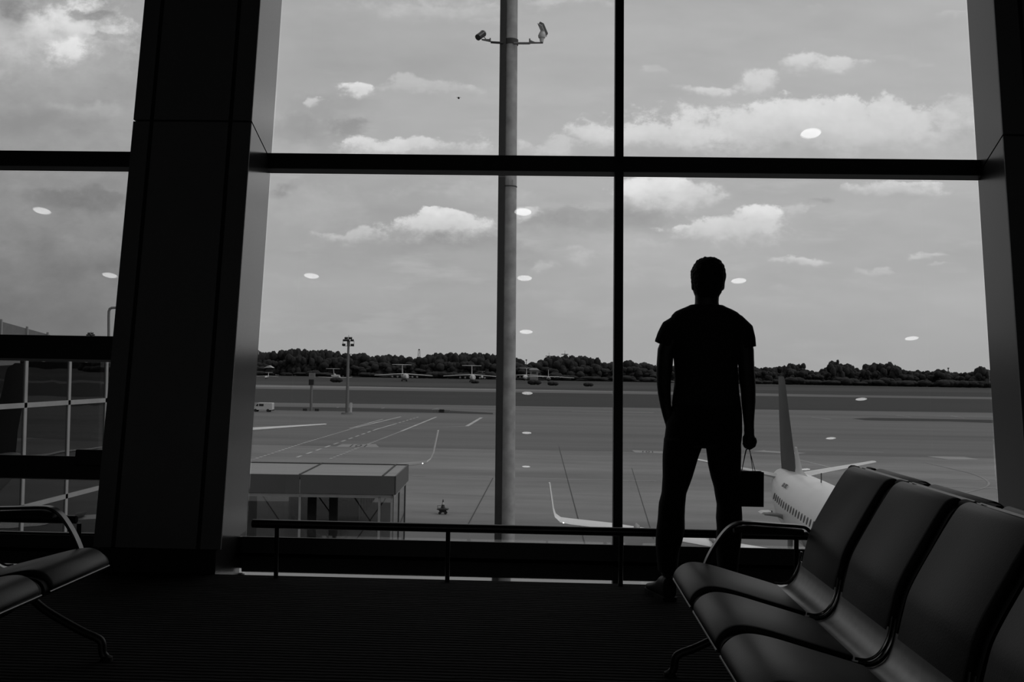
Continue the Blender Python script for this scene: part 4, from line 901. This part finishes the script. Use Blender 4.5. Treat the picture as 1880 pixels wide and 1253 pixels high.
for k in (-3, -2, -1, 1, 2, 3): MB().box(bb.x+k*.55-.1+(.2 if k > 0 else -.2), bb.x+k*.55+.1+(.2 if k > 0 else -.2), bb.y-.1, bb.y+.1, GZ, GZ+.7).build('stripe_post', 'post_grey', br2, bb)
# van, side on, cab to the left
vb = gnd(483, 756.5); van = tag(empty('van', vb, 0), 'white delivery van driving left on the apron beside the left column', 'van'); van.location = vb
Lv = 4.9
prof = [(-2.45, .45), (-2.45, 1.05), (-2.35, 1.25), (-1.75, 1.35), (-1.25, 2.05), (-.9, 2.2), (2.3, 2.2), (2.42, 2.1), (2.45, .45)]
vbd = MB().prism([(x, -.95, z) for x, z in prof], (0, 1.9, 0)).build('van_body', 'van_white', van, bevel=.08)
MB().prism([(-1.62, -.97, 1.35), (-1.22, -.97, 1.92), (-.95, -.97, 1.92), (-.95, -.97, 1.35)], (0, 1.94, 0)).build('cab_window', 'plane_dark', van)
MB().box(-.75, .35, -.97, .97, 1.35, 1.92).build('side_window', 'plane_dark', van)
for x in (-1.6, 1.4):
    for y in (-.98, .72): MB().tube([(x, y, .36), (x, y+.26, .36)], .36, 20).build('wheel', 'tyre', van, smooth_=True)
MB().box(2.2, 2.5, -.9, .9, .35, .6).build('bumper', 'tyre', van)
# trolley with a cone
cbp = gnd(813, 944.5); ct = tag(empty('cone_trolley', cbp), 'small dark wheeled trolley on the apron right of the glazed hall', 'trolley')
u_ = (aty(814, 944, cbp.y).x-aty(813, 944, cbp.y).x)
MB().loft([[(x, y, z) for x, y in ((-w, -w*.7), (w, -w*.7), (w, w*.7), (-w, w*.7))] for w, z in ((4.5*u_, .14), (7.*u_, .30), (10.5*u_, .36), (10.5*u_, .40), (4*u_, .46))]).build('tray', 'cone', ct)
MB().tube([(-9*u_, 0, .38), (-10.2*u_, 0, .62), (-4*u_, 0, .62)], .02, 6).build('handle', 'cone', ct)
for x in (-5.2*u_, 5.2*u_):
    for y in (-.22, .18): MB().tube([(x, y, .1), (x, y+.05, .1)], .10, 12).build('wheel', 'tyre', ct)
cz = Vector((cbp.x, cbp.y, GZ+.46)); cn = tag(empty('traffic_cone', cz), 'dark traffic cone with a white band standing on the small trolley', 'cone')
MB().tube([(0, 0, 0), (0, 0, .25)], [.16, .10], 16).build('lower_cone', 'cone', cn, smooth_=True)
MB().tube([(0, 0, .25), (0, 0, .42)], [.10, .06], 16).build('white_band', 'cone_white', cn, smooth_=True)
MB().tube([(0, 0, .42), (0, 0, .62)], [.06, .03], 16).build('cone_tip', 'cone', cn, smooth_=True)
# service boom beside the right airliner
def S(x, y, Y=55.): return aty(x, y, Y)
bmn = tag(empty('service_boom', (S(1450, 965).x, 55., GZ)), 'curved pale service boom arching beside the airliner belly, right of the paper bag', 'boom'); ob2 = bmn.location
MB().tube([Vector((S(1451, 970).x, 55, GZ)), S(1451, 968), S(1446, 957), S(1438, 950), S(1428, 946), S(1416, 944.5), S(1404, 944.5)], [.14, .14, .12, .11, .11, .10, .06], 12).build('arm', 'alu_frame', bmn, ob2, True)
MB().prism([S(1397, 943.5), S(1402, 941), S(1417, 940.5), S(1418, 944), S(1403, 946)], (0, .8, 0)).build('boom_head', 'van_white', bmn, ob2)
MB().tube([S(1417, 941), S(1417, 938)], .03, 6).build('antenna', 'plane_dark', bmn, ob2)

bp_ = aty(842, 180, 70); bird = tag(empty('bird', bp_), 'tiny dark bird flying high in the sky left of the mast', 'bird')
MB().ball((0, 0, 0), (.07, .16, .06)).build('body', 'hair_black', bird, smooth_=True)
for sx in (-1, 1): MB().loft([[(sx*x, y+c*ch, z+h_*.008) for c, h_ in ((0, 0), (.5, 1), (1, 0), (.5, -1))] for x, y, ch, z in ((.03, -.05, .10, .02), (.09, -.03, .08, .05), (.16, .01, .03, .03))]).build('wing', 'hair_black', bird)
# ------------------------------------------------------------------ structures at the tree line
def farbox(name, x0, x1, ytop, Y, m, label, cat, dep_=10):
    a, b = aty(x0, ytop, Y), aty(x1, ytop, Y)
    root = tag(empty(name, ((a.x+b.x)/2, Y, GZ)), label, cat); o = root.location
    MB().box(a.x, b.x, Y, Y+dep_, GZ, a.z).build('wall', m, root, o)
    return root, a, b, o
r_, a, b, o = farbox('far_house', 973, 988, 680, 1380, 'plane_grey', 'small grey house with a flat hat roof among the trees right of the mast', 'building')
MB().hexa([(a.x-2, 1378, a.z), (b.x+2, 1378, a.z), (b.x+2, 1392, a.z), (a.x-2, 1392, a.z), (a.x+2, 1382, a.z+3), (b.x-2, 1382, a.z+3), (b.x-2, 1388, a.z+3), (a.x+2, 1388, a.z+3)]).build('roof', 'far_grey', r_, o)
MB().box(a.x+2.5, b.x-2.5, 1379.8, 1380, a.z-5, a.z-2).build('window', 'plane_dark', r_, o)
r_, a, b, o = farbox('far_house', 758, 771, 664.5, 1480, 'far_grey', 'pale house between the two dark tree masses left of the mast', 'building')
MB().box(a.x-1, b.x+1, 1479, 1492, a.z-.1, a.z+1).build('roof', 'plane_dark', r_, o)
r_, a, b, o = farbox('far_house', 489, 498, 675.5, 1400, 'hill', 'pale gabled roof showing in the trees beside the left column', 'building')
MB().prism([(a.x-3, 1399, a.z), (b.x+2, 1399, a.z), ((a.x+b.x)/2, 1399, a.z+3)], (0, 12, 0)).build('roof', 'far_white', r_, o)
def lattice(x, ytop, Y, w, label, plat=None):
    p = aty(x, ytop, Y); root = tag(empty('lattice_tower', (p.x, Y, GZ)), label, 'tower'); o = root.location; mb = MB(); t = w*.5
    for sx, sy in ((-1, -1), (1, -1), (1, 1), (-1, 1)): mb.tube([(p.x+sx*t*1.6, Y+sy*t*1.6, GZ), (p.x+sx*t*.6, Y+sy*t*.6, p.z)], .22, 6)
    z = GZ; k = 0
    while z < p.z-3:
        f = 1.6-(z-GZ)/(p.z-GZ); f2 = 1.6-(z+3-GZ)/(p.z-GZ); s = 1 if k % 2 else -1
        mb.tube([(p.x-s*t*f, Y, z), (p.x+s*t*f2, Y, z+3)], .16, 5); z += 3; k += 1
    mb.build('frame', 'post_grey', root, o)
    if plat:
        MB().box(p.x-plat, p.x+plat, Y-plat*.6, Y+plat*.6, p.z-1.6, p.z-.7).build('platform', 'pole_dark', root, o)
        MB().tube([(p.x, Y, p.z-1), (p.x, Y, p.z+4)], .2, 6).build('spike', 'pole_dark', root, o)
    else: MB().box(p.x-1.1, p.x+1.1, Y-1, Y+1, p.z-.4, p.z+1.2).build('top_box', 'pole_dark', root, o)
lattice(769.5, 643, 1500, 3.4, 'thin pale lattice tower above the trees left of the mast')
lattice(966.3, 662, 1500, 1.2, 'needle thin tower above the head on transport plane')
lattice(1008, 653, 1500, 2.0, 'radar tower with a wide platform above the trees, the left of two', 5)
lattice(1037, 649.5, 1500, 2.0, 'radar tower with a wide platform above the trees, the right of two', 5)
lattice(1741, 677, 1600, 1.0, 'needle thin tower above the trees at the right of the window')
struct(MB().prism([(aty(x, y, 2600).x, 2600, aty(x, y, 2600).z) for x, y in ((300, 660), (430, 662), (950, 672), (1100, 676), (1380, 681), (1480, 685), (1510, 683), (1560, 683), (1660, 681), (1712, 684), (1780, 687), (1860, 688), (2000, 688), (2000, 712), (300, 690))], (0, 60, 0)).build('distant_ridge', 'far_leaf'))

# ------------------------------------------------------------------ trees
def crown_mesh(name, kind, seed, m):
    rnd = random.Random(seed); bm = bmesh.new()
    n = {'round': 11, 'poplar': 7, 'cone': 8, 'bush': 6}[kind]
    for i in range(n):
        if kind == 'round':
            z = .32+.55*rnd.random(); k = sqrt(max(.05, 1-((z-.55)/.5)**2)); x, y = (rnd.uniform(-.42, .42)*k for _ in 'ab'); r = rnd.uniform(.15, .24)
            if i < 3: x = (-.2, .0, .2)[i]; y = 0; z = (.74, .80, .75)[i]; r = .19
            if 2 < i < 6: z = .25
        elif kind == 'poplar': z = .18+.11*i; x = y = 0; r = .15-.009*i; x = rnd.uniform(-.02, .02)
        elif kind == 'cone': z = .15+.1*i; r = .30*(1-i/9.5)+.03; x = rnd.uniform(-.04, .04); y = 0
        else: z = .3+.25*rnd.random(); x = rnd.uniform(-.4, .4); y = rnd.uniform(-.3, .3); r = rnd.uniform(.25, .38)
        ret = bmesh.ops.create_icosphere(bm, subdivisions=3, radius=r, matrix=Matrix.Translation((x, y, z)))
        for q in ret['verts']:
            c = Vector((x, y, z)); d = q.co-c
            q.co = c + d*(1+.20*noise.noise(q.co*9+Vector((seed, 0, 0)))+.16*noise.noise(q.co*26))
            q.co.z = max(.0, q.co.z)
    me = bpy.data.meshes.new(name); bm.to_mesh(me); bm.free(); me.materials.append(MATS[m]); shade(me, 80); return me
CR = [crown_mesh('crown', 'round', s, 'leaf_%s' % 'abc'[s % 3]) for s in range(7)]
CP = crown_mesh('crown', 'poplar', 3, 'leaf_a'); CC_ = crown_mesh('crown', 'cone', 5, 'leaf_a'); CB = [crown_mesh('crown', 'bush', s, 'bush_leaf') for s in (8, 9)]
TR = MB().tube([(0, 0, 0), (0, 0, .3)], [.03, .02], 8).mesh('trunk'); TR.materials.append(MATS['bark'])
def tree(me, x, ytop, Y, wpx, name, label, group=None, cat='tree', trunk=True):
    p = aty(x, ytop, Y); H = p.z-GZ; w = wpx*Y/FPX
    r = tag(empty(name, (p.x, Y, GZ)), label, cat, group)
    c = bpy.data.objects.new('crown', me); COL.objects.link(c); c.parent = r; c.scale = (w, w, H/.99); c.rotation_euler = (0, 0, random.uniform(0, 6.28) if w > 9 and name != 'poplar' else 0)
    if trunk:
        t = bpy.data.objects.new('trunk', TR); COL.objects.link(t); t.parent = r; t.scale = (H*.6, H*.6, H)
    return r
PROF = [(440, 648), (470, 645), (480, 648), (500, 648), (508, 651), (516, 647), (527, 644), (545, 643), (575, 647), (590, 645), (604, 645), (616, 648), (627, 652), (640, 655), (650, 652), (662, 651), (680, 655), (700, 655), (715, 654), (732, 655), (746, 658), (757, 662), (760, 671), (772, 671), (775, 656), (780, 652), (792, 651), (803, 652), (815, 651), (830, 650), (845, 652), (860, 651), (880, 651), (900, 652), (915, 654), (945, 657), (951, 660), (957, 669), (970, 669), (986, 667), (1000, 662), (1012, 657), (1026, 655), (1040, 655), (1050, 659), (1070, 656), (1085, 658), (1100, 663), (1109, 669), (1122, 668), (1146, 665), (1160, 665), (1169, 668), (1182, 666), (1192, 669), (1210, 674), (1290, 676), (1380, 677), (1400, 676), (1426, 677), (1440, 672), (1455, 670), (1469, 670), (1480, 680), (1495, 685), (1508, 683), (1518, 671), (1532, 665), (1545, 670), (1560, 669), (1569, 675), (1575, 684), (1580, 682), (1585, 674), (1594, 671), (1606, 670), (1620, 669), (1635, 669), (1648, 673), (1657, 682), (1672, 682), (1686, 682), (1700, 683), (1710, 686), (1722, 680), (1730, 680), (1738, 685), (1746, 684), (1760, 686), (1778, 687), (1792, 684), (1799, 676), (1808, 676), (1815, 684), (1870, 686)]
def prof(x):
    for (a, ya_), (b, yb_) in zip(PROF[:-1], PROF[1:]):
        if a <= x <= b: return ya_+(yb_-ya_)*(x-a)/(b-a)
    return 686
GT = 'broadleaf trees massed beyond the runway'; GBsh = 'low bushes at the foot of the tree line'
def stretch(x):
    for lim, t in ((637, 'left of the floodlight mast'), (765, 'between floodlight mast and lattice tower'), (925, 'between lattice tower and camera mast'), (1130, 'between camera mast and window mullion'), (1300, 'between mullion and standing man'), (1510, 'between standing man and the pointed conifer'), (1700, 'just right of the pointed conifer')):
        if x < lim: return t
    return 'at the far right of the window'
x = 446.; k = 0
while x < 1862:
    y0 = max(prof(x-3), prof(x), prof(x+3)) if abs(prof(x-4)-prof(x+4)) > 4 else prof(x)
    wp = 30 if x < 1200 else 24
    tree(CR[k % 7], x, y0-.5+random.uniform(-.6, .8), 1445+random.uniform(0, 50), wp*random.uniform(.9, 1.15), 'broadleaf_tree', 'tall dark tree of the back row, ' + stretch(x), GT)
    if k % 2 == 0:
        tree(CR[(k+3) % 7], x+4, y0+(698-y0)*random.uniform(.12, .5), 1415+random.uniform(0, 18), wp*random.uniform(.8, 1.25), 'broadleaf_tree', 'lower dark tree of the front row, ' + stretch(x+4), GT)
    if k % 2 == 1:
        tree(CB[k % 2], x+2, y0+(706-y0)*random.uniform(.5, .8), 1395+random.uniform(0, 14), random.uniform(20, 36), 'bush', 'low dark bush at the tree line foot, ' + stretch(x+2), GBsh, 'bush', False)
    x += 8.5; k += 1
for x_, yt, w_, lb in ((541, 638.5, 15, 'leftmost'), (547, 639.5, 13, 'second from left'), (562, 641, 15, 'third from left'), (570, 641, 16, 'rightmost')):
    tree(CP, x_, yt, 1432, w_*1.4, 'poplar', 'upright poplar top above the left tree mass, %s of four' % lb, 'poplars at the left', 'tree')
tree(CC_, 1538, 659.5, 1432, 24, 'conifer', 'pointed conifer topping the right hand tree group', None, 'tree')
tree(CC_, 1440, 670, 1434, 14, 'conifer', 'small pointed conifer left of the pointed tall one', None, 'tree')
tree(CR[2], 1803, 675.5, 1420, 30, 'broadleaf_tree', 'lone rounded tree at the right end of the window', None, 'tree')
for x_, yb_, s_, lb in ((618, 700.5, 2.2, 'dark bush in the rough grass below the rear engined jet'), (872, 702.5, 1.6, 'dark bush in the grass right under the transport left of the mast'), (981, 705, 2.6, 'dark bush in the grass under the propeller plane, left side'), (1015, 706.5, 2., 'dark bush in the grass under the propeller plane, right side'), (1080, 708, 1.8, 'small dark bush in the grass left of the window mullion')):
    q = gnd(x_, yb_+2); r = tag(empty('bush', q), lb, 'bush'); c = bpy.data.objects.new('crown', CB[0]); COL.objects.link(c); c.parent = r; c.scale = (s_*3.2, s_*3.2, s_*2.2)
